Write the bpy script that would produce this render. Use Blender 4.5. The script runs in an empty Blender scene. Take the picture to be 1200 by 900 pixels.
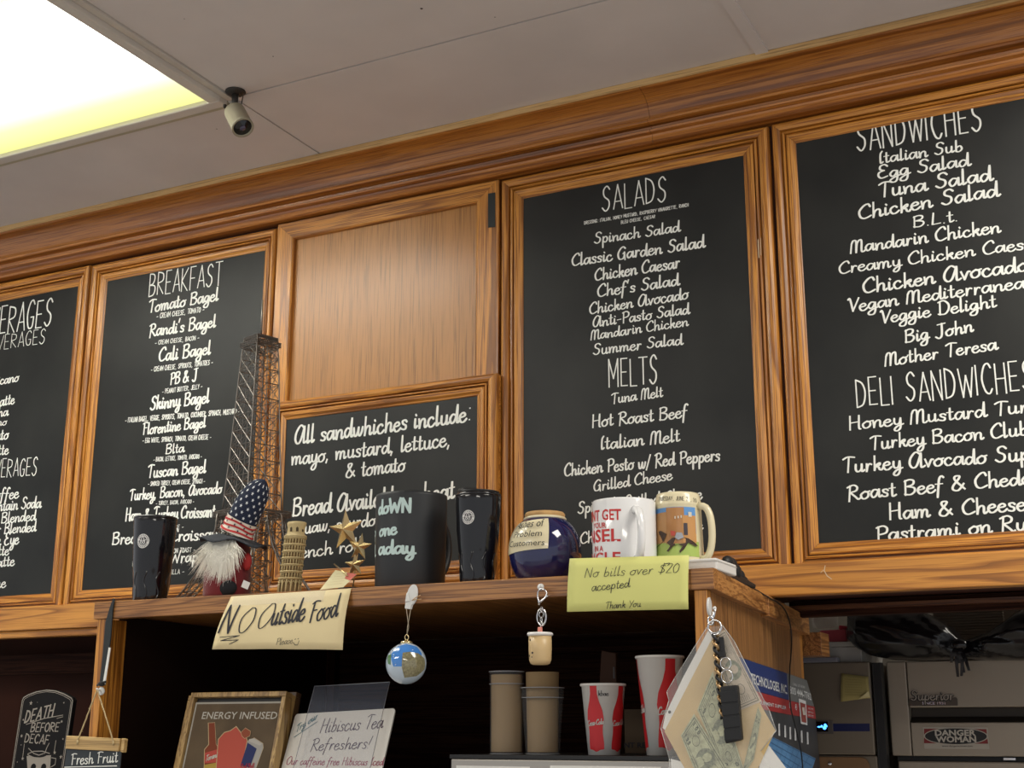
import bpy, math, random
from mathutils import Vector as V, Matrix
random.seed(7)
S = bpy.context.scene
COL = S.collection
# ------------------------------------------------------------------ camera
YAW, PITCH, ROLL, FPX = math.radians(27.0), math.radians(14.8), math.radians(.1), 1560.0
CAM = V((0, -2.4, 1.5))
FW = V((-math.sin(YAW)*math.cos(PITCH), math.cos(YAW)*math.cos(PITCH), math.sin(PITCH)))
_r = V((math.cos(YAW), math.sin(YAW), 0)); _u = _r.cross(FW)
RT = _r*math.cos(ROLL)+_u*math.sin(ROLL); UP = _u*math.cos(ROLL)-_r*math.sin(ROLL)
cd = bpy.data.cameras.new('camera'); cam = bpy.data.objects.new('camera', cd); COL.objects.link(cam)
cd.sensor_fit = 'HORIZONTAL'; cd.sensor_width = 36; cd.lens = 36*FPX/1200; cd.clip_start = .02
m4 = Matrix((RT, UP, -FW)).transposed().to_4x4(); m4.translation = CAM; cam.matrix_world = m4
S.camera = cam
# ------------------------------------------------------------------ world, lights, exposure
S.view_settings.view_transform = 'Standard'; S.view_settings.look = 'None'
S.view_settings.exposure = 0.52; S.view_settings.gamma = 1.0
w = bpy.data.worlds.new('world'); S.world = w; w.use_nodes = True
w.node_tree.nodes['Background'].inputs[0].default_value = (.95, .97, 1, 1)
w.node_tree.nodes['Background'].inputs[1].default_value = .42
def area(name, loc, sx, sy, power, col=(1, .95, .85), rot=(0, 0, 0)):
    l = bpy.data.lights.new(name, 'AREA'); l.shape = 'RECTANGLE'; l.size = sx; l.size_y = sy; l.energy = power; l.color = col
    o = bpy.data.objects.new(name, l); COL.objects.link(o); o.location = loc; o.rotation_euler = rot; return o
# ceiling troffers: one in view (top left), its neighbours over the customers
area('troffer_light', (.38, -.74, 2.765), 1.1, .5, 17)
area('troffer_light', (-2.3, -2.6, 2.765), 1.1, .5, 20)
area('troffer_light', (.6, -3.6, 2.765), 1.1, .5, 24)
area('troffer_light', (1.1, 1.25, 2.765), 1.1, .4, 14)

# ------------------------------------------------------------------ projection helpers
def ray(x, y): return RT*((x-600)/FPX)+UP*((450-y)/FPX)+FW
def onY(x, y, Y):
    d = ray(x, y); return CAM+d*((Y-CAM.y)/d.y)
def onZ(x, y, Z):
    d = ray(x, y); return CAM+d*((Z-CAM.z)/d.z)
def depth(p): return (V(p)-CAM).dot(FW)
def mpp(p): return depth(p)/FPX                    # metres per pixel at a point
class Plane:
    def __init__(s, P, U, Vv, N=None):
        s.P = V(P); s.U = V(U).normalized(); s.V = V(Vv).normalized(); s.N = s.U.cross(s.V).normalized()
    def px(s, x, y):
        d = ray(x, y); t = (s.P-CAM).dot(s.N)/d.dot(s.N); q = CAM+d*t-s.P
        return (q.dot(s.U), q.dot(s.V))
    def w(s, u, v, d=0): return s.P+s.U*u+s.V*v+s.N*d
def wallplane(Y): return Plane((0, Y, 0), (1, 0, 0), (0, 0, 1))      # N points to -Y
def leanplane(tl, bl, Yb):
    Xb = onY(bl[0], bl[1], Yb); lo, hi = Yb-.3, Yb+.5
    f = lambda y: onY(tl[0], tl[1], y).x-Xb.x
    for _ in range(60):
        m = (lo+hi)/2
        if f(lo)*f(m) <= 0: hi = m
        else: lo = m
    P1 = onY(tl[0], tl[1], lo)
    return Plane(Xb, (1, 0, 0), P1-Xb)
class Cyl:
    """upright surface of revolution: rad(z) about (x, y); u = arc length, v = z"""
    def __init__(s, x, y, rad):
        s.c = V((x, y, 0)); s.rad = rad if callable(rad) else (lambda z: rad)
        s.a0 = math.atan2(CAM.y-y, CAM.x-x); s.R0 = None
    def px(s, x, y):
        d = ray(x, y); o = CAM-s.c; r = s.rad(onY(x, y, s.c.y).z)
        for _ in range(5):
            a = d.x**2+d.y**2; b = o.x*d.x+o.y*d.y; c = o.x**2+o.y**2-r*r; D = b*b-a*c
            t = (-b-math.sqrt(max(D, 0)))/a; q = o+d*t; r = s.rad(q.z)
        if s.R0 is None: s.R0 = r
        an = math.atan2(q.y, q.x)-s.a0
        an = (an+math.pi) % (2*math.pi)-math.pi
        return (an*s.R0, q.z)
    def w(s, u, v, d=0):
        a = s.a0+u/(s.R0 or s.rad(v)); r = s.rad(v)+d
        return V((s.c.x+r*math.cos(a), s.c.y+r*math.sin(a), v))

# ------------------------------------------------------------------ mesh builder
class MB:
    def __init__(s): s.v = []; s.f = []; s.sm = []
    def add(s, vs, fs, smooth=False):
        n = len(s.v); s.v += [V(p) for p in vs]; s.f += [tuple(i+n for i in f) for f in fs]; s.sm += [smooth]*len(fs); return s
    def box(s, a, b):
        x0, y0, z0 = a; x1, y1, z1 = b
        return s.add([(x0, y0, z0), (x1, y0, z0), (x1, y1, z0), (x0, y1, z0), (x0, y0, z1), (x1, y0, z1), (x1, y1, z1), (x0, y1, z1)],
                     [(0, 3, 2, 1), (4, 5, 6, 7), (0, 1, 5, 4), (1, 2, 6, 5), (2, 3, 7, 6), (3, 0, 4, 7)])
    def hexa(s, p): return s.add(p, [(0, 3, 2, 1), (4, 5, 6, 7), (0, 1, 5, 4), (1, 2, 6, 5), (2, 3, 7, 6), (3, 0, 4, 7)])
    def slab(s, pl, poly, d0, d1):
        n = len(poly); vs = [pl.w(u, v, d0) for u, v in poly]+[pl.w(u, v, d1) for u, v in poly]
        return s.add(vs, [tuple(range(n-1, -1, -1)), tuple(range(n, 2*n))]+[(i, (i+1) % n, n+(i+1) % n, n+i) for i in range(n)])
    def patch(s, sf, u0, u1, v0, v1, d, nu=8, nv=4, fn=None):
        vs = []
        for j in range(nv+1):
            for i in range(nu+1):
                u = u0+(u1-u0)*i/nu; v = v0+(v1-v0)*j/nv
                vs.append(sf.w(u, v, d))
        fs = [(j*(nu+1)+i, j*(nu+1)+i+1, (j+1)*(nu+1)+i+1, (j+1)*(nu+1)+i) for j in range(nv) for i in range(nu)]
        return s.add(vs, fs, True)
    def fan(s, sf, poly, d):                       # thin flat shape on any surface
        cu = sum(p[0] for p in poly)/len(poly); cv = sum(p[1] for p in poly)/len(poly)
        vs = [sf.w(cu, cv, d)]+[sf.w(u, v, d) for u, v in poly]; n = len(poly)
        return s.add(vs, [(0, 1+i, 1+(i+1) % n) for i in range(n)])
    def ngon(s, sf, poly, d): return s.add([sf.w(u, v, d) for u, v in poly], [tuple(range(len(poly)))])
    def lathe(s, c, prof, n=40, ax=(0, 0, 1), smooth=True, arc=None):
        ax = V(ax).normalized(); t = V((1, 0, 0)) if abs(ax.x) < .9 else V((0, 1, 0)); a = ax.cross(t).normalized(); b = ax.cross(a); c = V(c)
        vs = []; k = len(prof)
        for i in range(n):
            an = 2*math.pi*i/n; d = a*math.cos(an)+b*math.sin(an)
            vs += [c+ax*z+d*max(r, 1e-5) for r, z in prof]
        fs = [(i*k+j, i*k+j+1, ((i+1) % n)*k+j+1, ((i+1) % n)*k+j) for i in range(n) for j in range(k-1)]
        s.add(vs, fs, smooth); m = len(s.v)-n*k
        if prof[0][0] > 1e-4: s.f.append(tuple(m+i*k for i in range(n))); s.sm.append(False)
        if prof[-1][0] > 1e-4: s.f.append(tuple(m+i*k+k-1 for i in range(n-1, -1, -1))); s.sm.append(False)
        return s
    def tube(s, pts, r, n=6, closed=False, smooth=True):
        pts = [V(p) for p in pts]; N = len(pts); vs = []; prev = None
        for i, p in enumerate(pts):
            if closed: t = pts[(i+1) % N]-pts[i-1]
            else: t = pts[min(i+1, N-1)]-pts[max(i-1, 0)]
            t.normalize()
            if prev is None: q = V((0, 0, 1)) if abs(t.z) < .9 else V((0, 1, 0)); a = t.cross(q).normalized()
            else: a = (prev-t*prev.dot(t)).normalized()
            prev = a; b = t.cross(a); rr = r[i] if isinstance(r, (list, tuple)) else r
            vs += [p+(a*math.cos(2*math.pi*k/n)+b*math.sin(2*math.pi*k/n))*rr for k in range(n)]
        M = N if closed else N-1
        fs = [(i*n+k, i*n+(k+1) % n, ((i+1) % N)*n+(k+1) % n, ((i+1) % N)*n+k) for i in range(M) for k in range(n)]
        if not closed: fs += [tuple(range(n-1, -1, -1)), tuple((N-1)*n+k for k in range(n))]
        return s.add(vs, fs, smooth)
    def ball(s, c, r, sc=(1, 1, 1), nu=16, nv=10):
        c = V(c); vs = []; fs = []
        for j in range(nv+1):
            ph = math.pi*j/nv
            for i in range(nu):
                th = 2*math.pi*i/nu; vs.append(c+V((r*sc[0]*math.sin(ph)*math.cos(th), r*sc[1]*math.sin(ph)*math.sin(th), r*sc[2]*math.cos(ph))))
        for j in range(nv):
            for i in range(nu): fs.append((j*nu+i, (j+1)*nu+i, (j+1)*nu+(i+1) % nu, j*nu+(i+1) % nu))
        return s.add(vs, fs, True)
    def build(s, name, mat, parent=None, rim=0):
        me = bpy.data.meshes.new(name); off = parent.matrix_world.translation if parent else V()
        if parent: 
            off = V(); q = parent
            while q: off = off+q.location; q = q.parent
        loc = V()
        if parent is None:
            if s.v: loc = V((sum(p.x for p in s.v)/len(s.v), sum(p.y for p in s.v)/len(s.v), min(p.z for p in s.v)))
            off = loc
        me.from_pydata([tuple(p-off) for p in s.v], [], s.f); me.polygons.foreach_set('use_smooth', s.sm); me.materials.append(mat)
        me.validate(); me.update()
        o = bpy.data.objects.new(name, me); o.location = loc; COL.objects.link(o)
        if parent: o.parent = parent
        if rim:
            b = o.modifiers.new('bevel', 'BEVEL'); b.width = rim; b.segments = 2; b.limit_method = 'ANGLE'; b.angle_limit = .7
        return o
def thing(name, label, cat, loc, group=None):
    o = bpy.data.objects.new(name, None); COL.objects.link(o); o.location = loc; o.empty_display_size = .02
    o['label'] = label; o['category'] = cat
    if group: o['group'] = group
    return o
def tag(o, label, cat, group=None):
    o['label'] = label; o['category'] = cat
    if group: o['group'] = group
    return o
def struct(o): o['kind'] = 'structure'; return o

# ------------------------------------------------------------------ materials
def mat(name, col, rough=.5, metal=0, bump=0, bscale=200, var=0, spec=.5, trans=0, alpha=1, ior=1.45, emit=None, es=1, coat=0, sheen=0):
    m = bpy.data.materials.new(name); m.use_nodes = True; nt = m.node_tree; b = nt.nodes['Principled BSDF']
    b.inputs['Base Color'].default_value = (*col, 1); b.inputs['Roughness'].default_value = rough; b.inputs['Metallic'].default_value = metal
    b.inputs['Specular IOR Level'].default_value = spec; b.inputs['IOR'].default_value = ior
    b.inputs['Transmission Weight'].default_value = trans; b.inputs['Alpha'].default_value = alpha; b.inputs['Coat Weight'].default_value = coat
    b.inputs['Sheen Weight'].default_value = sheen
    if emit: b.inputs['Emission Color'].default_value = (*emit, 1); b.inputs['Emission Strength'].default_value = es
    if bump or var:
        tc = nt.nodes.new('ShaderNodeTexCoord'); no = nt.nodes.new('ShaderNodeTexNoise'); no.inputs['Scale'].default_value = bscale; no.inputs['Detail'].default_value = 5
        nt.links.new(tc.outputs['Object'], no.inputs['Vector'])
        if bump:
            bp = nt.nodes.new('ShaderNodeBump'); bp.inputs['Strength'].default_value = bump; bp.inputs['Distance'].default_value = .002
            nt.links.new(no.outputs[0], bp.inputs['Height']); nt.links.new(bp.outputs[0], b.inputs['Normal'])
        if var:
            no2 = nt.nodes.new('ShaderNodeTexNoise'); no2.inputs['Scale'].default_value = bscale*.08; no2.inputs['Detail'].default_value = 6
            nt.links.new(tc.outputs['Object'], no2.inputs['Vector'])
            cr = nt.nodes.new('ShaderNodeValToRGB'); cr.color_ramp.elements[0].position = .3; cr.color_ramp.elements[1].position = .7
            cr.color_ramp.elements[0].color = (*[max(c*(1-var), 0) for c in col], 1); cr.color_ramp.elements[1].color = (*[min(c*(1+var), 1) for c in col], 1)
            nt.links.new(no2.outputs[0], cr.inputs[0]); nt.links.new(cr.outputs[0], b.inputs['Base Color'])
    return m
def oak(name, axis='X', lo=(.33, .115, .015), hi=(.64, .275, .042), rough=.38, fig=1.0, seed=0.0, long=.8, coat=.25, cross=22, pore=.30):
    """open-grained oak: ring figure stretched along the board, pores as short dark dashes"""
    m = bpy.data.materials.new(name); m.use_nodes = True; nt = m.node_tree; b = nt.nodes['Principled BSDF']; L = nt.links.new
    tc = nt.nodes.new('ShaderNodeTexCoord')
    def mp(long, cross, off=0):
        k = nt.nodes.new('ShaderNodeMapping'); k.inputs['Scale'].default_value = {'X': (long, cross, cross), 'Y': (cross, long, cross), 'Z': (cross, cross, long)}[axis]
        k.inputs['Location'].default_value = (seed+off, seed*1.7+off, seed*.6); L(tc.outputs['Object'], k.inputs['Vector']); return k
    n1 = nt.nodes.new('ShaderNodeTexNoise'); n1.inputs['Scale'].default_value = 1; n1.inputs['Detail'].default_value = 2; n1.inputs['Roughness'].default_value = .45; L(mp(long, cross).outputs[0], n1.inputs['Vector'])
    mul = nt.nodes.new('ShaderNodeMath'); mul.operation = 'MULTIPLY'; mul.inputs[1].default_value = 9*fig; L(n1.outputs[0], mul.inputs[0])
    fr = nt.nodes.new('ShaderNodeMath'); fr.operation = 'FRACT'; L(mul.outputs[0], fr.inputs[0])
    rg = nt.nodes.new('ShaderNodeValToRGB'); e = rg.color_ramp.elements; e[0].position = 0; e[0].color = (.25, .25, .25, 1); e[1].position = .30; e[1].color = (.85, .85, .85, 1)
    x = e.new(.86); x.color = (1, 1, 1, 1); x = e.new(1.0); x.color = (.45, .45, .45, 1); L(fr.outputs[0], rg.inputs[0])
    n2 = nt.nodes.new('ShaderNodeTexNoise'); n2.inputs['Scale'].default_value = 1; n2.inputs['Detail'].default_value = 4; L(mp(9, 420, 3).outputs[0], n2.inputs['Vector'])
    rp = nt.nodes.new('ShaderNodeValToRGB'); e = rp.color_ramp.elements; e[0].position = .36; e[0].color = (pore, pore, pore, 1); e[1].position = .52; e[1].color = (1, 1, 1, 1); L(n2.outputs[0], rp.inputs[0])
    mm = nt.nodes.new('ShaderNodeMath'); mm.operation = 'MULTIPLY'; L(rg.outputs[0], mm.inputs[0]); L(rp.outputs[0], mm.inputs[1])
    n3 = nt.nodes.new('ShaderNodeTexNoise'); n3.inputs['Scale'].default_value = 1; L(mp(.8, 6, 7).outputs[0], n3.inputs['Vector'])
    ad = nt.nodes.new('ShaderNodeMath'); ad.operation = 'MULTIPLY_ADD'; ad.inputs[1].default_value = .35; L(n3.outputs[0], ad.inputs[0]); 
    sb = nt.nodes.new('ShaderNodeMath'); sb.operation = 'SUBTRACT'; sb.inputs[1].default_value = .17; L(mm.outputs[0], sb.inputs[0]); L(sb.outputs[0], ad.inputs[2])
    cr = nt.nodes.new('ShaderNodeValToRGB'); e = cr.color_ramp.elements; e[0].position = .1; e[0].color = (*[c*.55 for c in lo], 1); e[1].position = 1; e[1].color = (*hi, 1)
    x = e.new(.5); x.color = (*lo, 1); L(ad.outputs[0], cr.inputs[0]); L(cr.outputs[0], b.inputs['Base Color'])
    b.inputs['Roughness'].default_value = rough; b.inputs['Coat Weight'].default_value = coat; b.inputs['Specular IOR Level'].default_value = .5 if coat else .15; b.inputs['Coat Roughness'].default_value = .25
    bp = nt.nodes.new('ShaderNodeBump'); bp.inputs['Strength'].default_value = .25; bp.inputs['Distance'].default_value = .0008; L(rp.outputs[0], bp.inputs['Height']); L(bp.outputs[0], b.inputs['Normal'])
    return m
OX = oak('oak_along_x', 'X'); OX2 = oak('oak_along_x_second', 'X', seed=4.3); OZ = oak('oak_upright', 'Z', fig=.8, seed=2.1); OY = oak('oak_along_y', 'Y', lo=(.26, .10, .026), hi=(.50, .235, .07), seed=5.5)
OCROWN = oak('oak_crown', 'X', lo=(.27, .085, .014), hi=(.52, .20, .034), fig=.5, seed=8, long=.3, coat=.5, rough=.3, pore=.55)
ORAIL = oak('oak_rail', 'X', lo=(.36, .135, .022), hi=(.64, .285, .050), fig=1.1, seed=12, long=.9, cross=16, pore=.72)
ORAIL2 = oak('oak_rail_second', 'X', lo=(.36, .135, .022), hi=(.64, .285, .050), fig=1.0, seed=15, long=1.1, cross=15, pore=.72)
OVEN = oak('oak_veneer', 'Z', lo=(.36, .155, .036), hi=(.47, .212, .052), fig=.12, seed=1.2, long=.25)
OSIDE = oak('oak_side_panel', 'Z', lo=(.22, .095, .03), hi=(.40, .19, .062), fig=.7, seed=3)
OSHELF = oak('oak_shelf_edge', 'X', lo=(.24, .095, .025), hi=(.43, .195, .056), fig=1.6, seed=6)
DARKX = oak('dark_wood_x', 'X', lo=(.028, .009, .005), hi=(.055, .02, .01), rough=.8, fig=.8, seed=9, coat=0)  # very dark wood tone for the unit's back and the rear rails
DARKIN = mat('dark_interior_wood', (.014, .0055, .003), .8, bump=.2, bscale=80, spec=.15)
REDWOOD = mat('reddish_back_panel', (.055, .016, .007), .7, var=.25, bscale=40, spec=.2)
GAPM = mat('door_gap_wood', (.05, .012, .006), .6)
def chalkboard():
    m = mat('chalkboard_black', (.016, .017, .016), .44, bump=.05, bscale=420, spec=.35)
    nt = m.node_tree; b = nt.nodes['Principled BSDF']; tc = nt.nodes.new('ShaderNodeTexCoord'); n = nt.nodes.new('ShaderNodeTexNoise'); n.inputs['Scale'].default_value = 5; n.inputs['Detail'].default_value = 6
    nt.links.new(tc.outputs['Object'], n.inputs['Vector']); cr = nt.nodes.new('ShaderNodeValToRGB'); cr.color_ramp.elements[0].color = (.011, .012, .012, 1); cr.color_ramp.elements[1].color = (.026, .027, .025, 1)
    cr.color_ramp.elements[0].position = .3; cr.color_ramp.elements[1].position = .75
    nt.links.new(n.outputs[0], cr.inputs[0]); nt.links.new(cr.outputs[0], b.inputs['Base Color']); return m
CHALK = chalkboard()
WHITEINK = mat('white_chalk_ink', (.84, .85, .80), .7, var=.06, bscale=500)
CEIL = mat('ceiling_board', (.70, .655, .63), .8, bump=.1, bscale=60, var=.05)
CEILT = mat('ceiling_trim', (.66, .62, .56), .55)
BLACK = mat('matte_black', (.012, .012, .013), .5)
GLOSSB = mat('gloss_black', (.006, .006, .008), .13, coat=.4)
WHITE = mat('white_ceramic', (.80, .80, .80), .12, coat=.5)
CREAM = mat('cream_ceramic', (.74, .66, .44), .22, coat=.3)
STEEL = mat('brushed_steel', (.42, .39, .35), .38, .85, bump=.05, bscale=300)
CHROME = mat('chrome', (.75, .75, .76), .15, 1)
INK = mat('black_marker', (.012, .012, .02), .6)
INK2 = mat('dark_text', (.03, .03, .03), .6)
RED = mat('red_print', (.52, .02, .025), .4)
PAPERW = mat('white_paper', (.78, .77, .73), .6)

# ------------------------------------------------------------------ pen lettering: one pen path per stroke
G = {
'a': (11, "8,9 4,10 1,5 3,0 6,2 8,7 9,10 9,10 9,2 10,0 12,2"), 'b': (10, "2,20 2,10 2,1 2,1 5,0 8,3 8,7 6,10 2,7"),
'c': (9, "7,8 5,10 2,8 1,4 3,0 6,0 9,3"), 'd': (11, "8,8 4,10 1,5 3,0 6,2 8,8 9,20 9,20 9,3 10,0 12,2"),
'e': (9, "1,5 6,6 7,8 5,10 2,8 1,4 3,0 6,0 9,3"), 'f': (8, "8,18 6,20 4,17 3,8 2,-7/0,10 7,10"),
'g': (10, "8,9 4,10 1,5 3,1 6,3 8,9 8,9 8,-3 6,-8 2,-8 1,-5 5,-1 11,2"), 'h': (11, "2,20 2,0 2,0 3,7 6,10 8,8 8,2 9,0 11,2"),
'i': (5.5, "2,10 2,2 3,0 5,2/2.4,15 3,14"), 'j': (5, "3,10 3,-5 1,-8 -1,-6/3,15 3.6,14"), 'k': (10, "2,20 2,0 2,0 3,6 7,10 7,7 3,5 3,5 6,4 7,1 9,0 10,2"),
'l': (5.5, "2,20 2,2 3,0 5,2"), 'm': (15.5, "1,10 2,0 2,0 3,7 5,10 7,8 7,0 7,0 8,7 10,10 12,8 12,2 13,0 15,2"),
'n': (11, "1,10 2,0 2,0 3,7 6,10 8,8 8,2 9,0 11,2"), 'o': (10, "5,10 1,6 2,1 5,0 8,3 8,8 5,10 6,9 10,10"),
'p': (10, "2,10 2,-9 2,-9 2,5 5,10 8,8 8,3 5,0 2,3"), 'q': (10, "8,9 4,10 1,5 3,0 6,2 8,9 8,9 8,-9 10,-5"),
'r': (8, "2,10 2,0 2,0 3,7 5,10 7,9"), 's': (8, "7,8 5,10 2,9 3,6 6,4 6,1 4,0 1,1"), 't': (7, "3,17 3,3 4,0 7,2/0,11 6,11.5"),
'u': (11, "2,10 2,3 4,0 7,2 8,6 8,10 8,10 8,2 9,0 11,2"), 'v': (9, "1,10 4,0 4,0 7,9 9,9"), 'w': (13, "1,10 2,2 4,0 6,4 7,10 7,10 7,3 9,0 11,4 12,10"),
'x': (9, "1,10 8,0/8,10 1,0"), 'y': (10, "2,10 2,4 4,1 7,3 8,10 8,10 8,-4 5,-9 2,-7 5,-2 11,1"), 'z': (9, "1,10 7,10 7,10 1,0 1,0 8,0"),
'A': (15, "12,16 7,20 2,13 1,5 4,0 8,3 12,18 12,18 12,3 13,0 16,2"), 'B': (13, "2,19 2,0/1,18 6,20 10,18 9,13 3,11 3,11 10,9 11,4 7,0 1,1"),
'C': (12, "11,16 9,20 5,18 1,11 2,3 6,0 12,3"), 'D': (14, "3,19 3,0/1,18 7,20 12,14 12,6 8,0 1,1"), 'E': (11.5, "10,17 7,20 3,18 3,13 7,11 7,11 2,9 1,4 4,0 10,2"),
'F': (11, "3,19 3,0/0,18 5,20 11,19/3,11 9,11"), 'G': (13, "11,17 8,20 4,17 1,9 3,1 8,1 10,6 10,11 10,11 8,9/10,11 11,-1"), 'H': (14, "2,20 2,0/11,20 11,2 13,0/2,10 11,11"),
'I': (7, "5,20 3,15 3,2 4,0 6,2"), 'J': (12, "8,20 8,3 5,-2 1,1/3,19 12,20"), 'K': (12, "2,20 2,0/10,20 3,9 3,9 11,0"), 'L': (11, "3,20 2,2 2,0 2,0 10,1"),
'M': (16.5, "1,0 2,14 2,14 4,19 7,17 7,0 7,0 8,14 11,19 13,17 13,2 15,0 17,2"), 'N': (14, "2,0 2,20 2,20 11,0 11,0 11,20"), 'O': (14, "7,20 1,12 3,1 8,0 13,8 11,18 7,20"),
'P': (12, "3,19 3,0/1,18 7,20 11,17 10,11 3,9"), 'Q': (14, "7,20 1,12 3,1 8,0 13,8 11,18 7,20/8,5 14,-2"), 'R': (13, "3,19 2,-2/0,17 6,20 10,17 9,12 3,10 3,10 8,4 11,0 13,1"),
'S': (12, "11,17 8,20 4,18 4,13 9,9 9,3 5,0 1,3"), 'T': (12, "1,17 6,20 13,19/7,19 6,0"), 'U': (13, "2,20 2,5 5,0 9,2 11,8 11,20 11,20 11,0"), 'V': (12, "1,18 3,19 6,0 6,0 12,19"),
'W': (17, "1,20 4,0 4,0 8,13 8,13 12,0 12,0 16,20"), 'X': (12, "1,20 11,0/11,20 1,0"), 'Y': (12, "1,20 6,10/12,20 4,-2"), 'Z': (12, "1,20 11,20 11,20 1,0 1,0 11,0"),
"'": (4, "2,21 1,16"), '.': (5, "2,.4 2.6,.4"), ',': (6, "2.6,1 1.6,-3"), ':': (6, "3,1 3.5,1/3,13 3.5,13"), '-': (8, "1,7 7,7.5"), '&': (15, "13,1 4,13 4,18 8,18 7,14 2,6 2,1 7,0 12,8"),
'!': (6, "4,20 2,6/1.6,.5 2.2,.3"), '$': (12, "10,16 6,18 3,15 9,8 9,4 5,2 1,4/7,22 5,-2"), '2': (10, "1,16 5,20 8,16 1,1 1,1 9,1"), '0': (11, "5,20 1,12 3,1 8,3 9,14 5,20"), '1': (6, "3,20 3,0")}
PC = {'A': (8, "0,0 4,20 4,20 8,0/1.5,6 6.5,6"), 'B': (8, "0,0 0,20 0,20 5,19 6,15 4,11 0,10 0,10 6,9 7,5 5,1 0,0"), 'C': (8, "7,17 5,20 2,18 0,10 2,2 5,0 7,3"),
'D': (8, "0,0 0,20 0,20 5,17 7,10 5,2 0,0"), 'E': (7, "6,20 0,20 0,20 0,0 0,0 6,0/0,10 5,10"), 'F': (7, "6,20 0,20 0,20 0,0/0,10 5,10"), 'G': (8, "7,17 5,20 2,18 0,10 2,1 6,1 7,8 7,8 4,8"),
'H': (8, "0,20 0,0/7,20 7,0/0,10 7,10"), 'I': (2, "0,20 0,0"), 'J': (6, "5,20 5,3 2,0 0,3"), 'K': (8, "0,20 0,0/7,20 0,9 0,9 7,0"), 'L': (6.5, "0,20 0,0 0,0 6,0"),
'M': (10, "0,0 0,20 0,20 4.5,6 4.5,6 9,20 9,20 9,0"), 'N': (8, "0,0 0,20 0,20 7,0 7,0 7,20"), 'O': (8, "3.5,20 0,15 0,5 3.5,0 7,5 7,15 3.5,20"), 'P': (8, "0,0 0,20 0,20 6,18 6,12 0,9"),
'Q': (8, "3.5,20 0,15 0,5 3.5,0 7,5 7,15 3.5,20/4,5 8,-1"), 'R': (8, "0,0 0,20 0,20 6,18 6,12 0,10 0,10 7,0"), 'S': (8, "7,17 4.5,20 1.5,17 2,12 6,8 6,3 3,0 0,3"), 'T': (8, "0,20 8,20/4,20 4,0"),
'U': (8, "0,20 0,4 3.5,0 7,4 7,20"), 'V': (8, "0,20 4,0 4,0 8,20"), 'W': (11, "0,20 2.7,0 2.7,0 5.5,15 5.5,15 8.2,0 8.2,0 11,20"), 'X': (8, "0,20 7,0/7,20 0,0"), 'Y': (8, "0,20 4,10/8,20 3,0"), 'Z': (7, "0,20 7,20 7,20 0,0 0,0 7,0")}
def sample(pts, n=4):
    out = []; P = pts
    for i in range(len(P)-1):
        p0 = P[max(i-1, 0)]; p1 = P[i]; p2 = P[i+1]; p3 = P[min(i+2, len(P)-1)]
        if p1 == p2: continue
        L = math.hypot(p2[0]-p1[0], p2[1]-p1[1]); k = n if L > 1.5 else 2
        if p0 == p1 and p3 == p2: k = 1
        for j in range(k):
            t = j/k
            f = lambda a, b, c, d: .5*((2*b)+(-a+c)*t+(2*a-5*b+4*c-d)*t*t+(-a+3*b-3*c+d)*t**3)
            out.append((f(p0[0], p1[0], p2[0], p3[0]), f(p0[1], p1[1], p2[1], p3[1])))
    out.append(P[-1]); return out
_gc = {('script', '/'): (8, [[(7.0, 19.0), (1.0, -3.0)]])}
def glyph(font, ch):
    key = (font, ch)
    if key not in _gc:
        src = PC if font == 'print' else G
        if ch not in src: src = G
        adv, st = src.get(ch, (7, ''))
        if font == 'print': adv += 2.2
        res = []
        for s_ in st.split('/'):
            if s_:
                try: pts = [tuple(float(a) for a in q.split(',')) for q in s_.split()]
                except ValueError: continue
                seg = [pts[0]]
                for a_, b_ in zip(pts, pts[1:]+[None]):
                    if b_ is None or a_ == b_:
                        if len(seg) > 1: res.append(sample(seg))
                        seg = [a_]
                    else: seg.append(b_)
        _gc[key] = (adv, res)
    return _gc[key]
_k = [0]
def ribbon(mb, sf, pts, wd, d=.0006, contrast=.35):
    """flat pen stroke on a surface; pts in surface u,v; wd = half width"""
    if len(pts) < 2: return
    if not isinstance(sf, Plane):
        q_ = [pts[0]]; st = getattr(sf, 'step', .004)
        for a, b in zip(pts, pts[1:]):
            k = max(1, min(12, int(math.hypot(b[0]-a[0], b[1]-a[1])/st)))
            q_ += [(a[0]+(b[0]-a[0])*i/k, a[1]+(b[1]-a[1])*i/k) for i in range(1, k+1)]
        pts = q_
    n = len(pts)
    L = []; R = []
    for i in range(n):
        a = pts[max(i-1, 0)]; b = pts[min(i+1, n-1)]; dx, dy = b[0]-a[0], b[1]-a[1]; l = math.hypot(dx, dy) or 1e-9; dx /= l; dy /= l
        h = wd*(1-contrast+contrast*abs(dy)*1.4); x, y = pts[i]
        if i == 0: x -= dx*h*.7; y -= dy*h*.7; h *= .8
        if i == n-1: x += dx*h*.7; y += dy*h*.7; h *= .8
        L.append((x-dy*h, y+dx*h)); R.append((x+dy*h, y-dx*h))
    _k[0] = (_k[0]+1) % 40; d += _k[0]*6e-6
    vs = [sf.w(u, v, d+i*5e-6) for i, (u, v) in enumerate(L)]+[sf.w(u, v, d+i*5e-6) for i, (u, v) in enumerate(R)]
    mb.add(vs, [(i, n+i, n+i+1, i+1) for i in range(n-1)])
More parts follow.
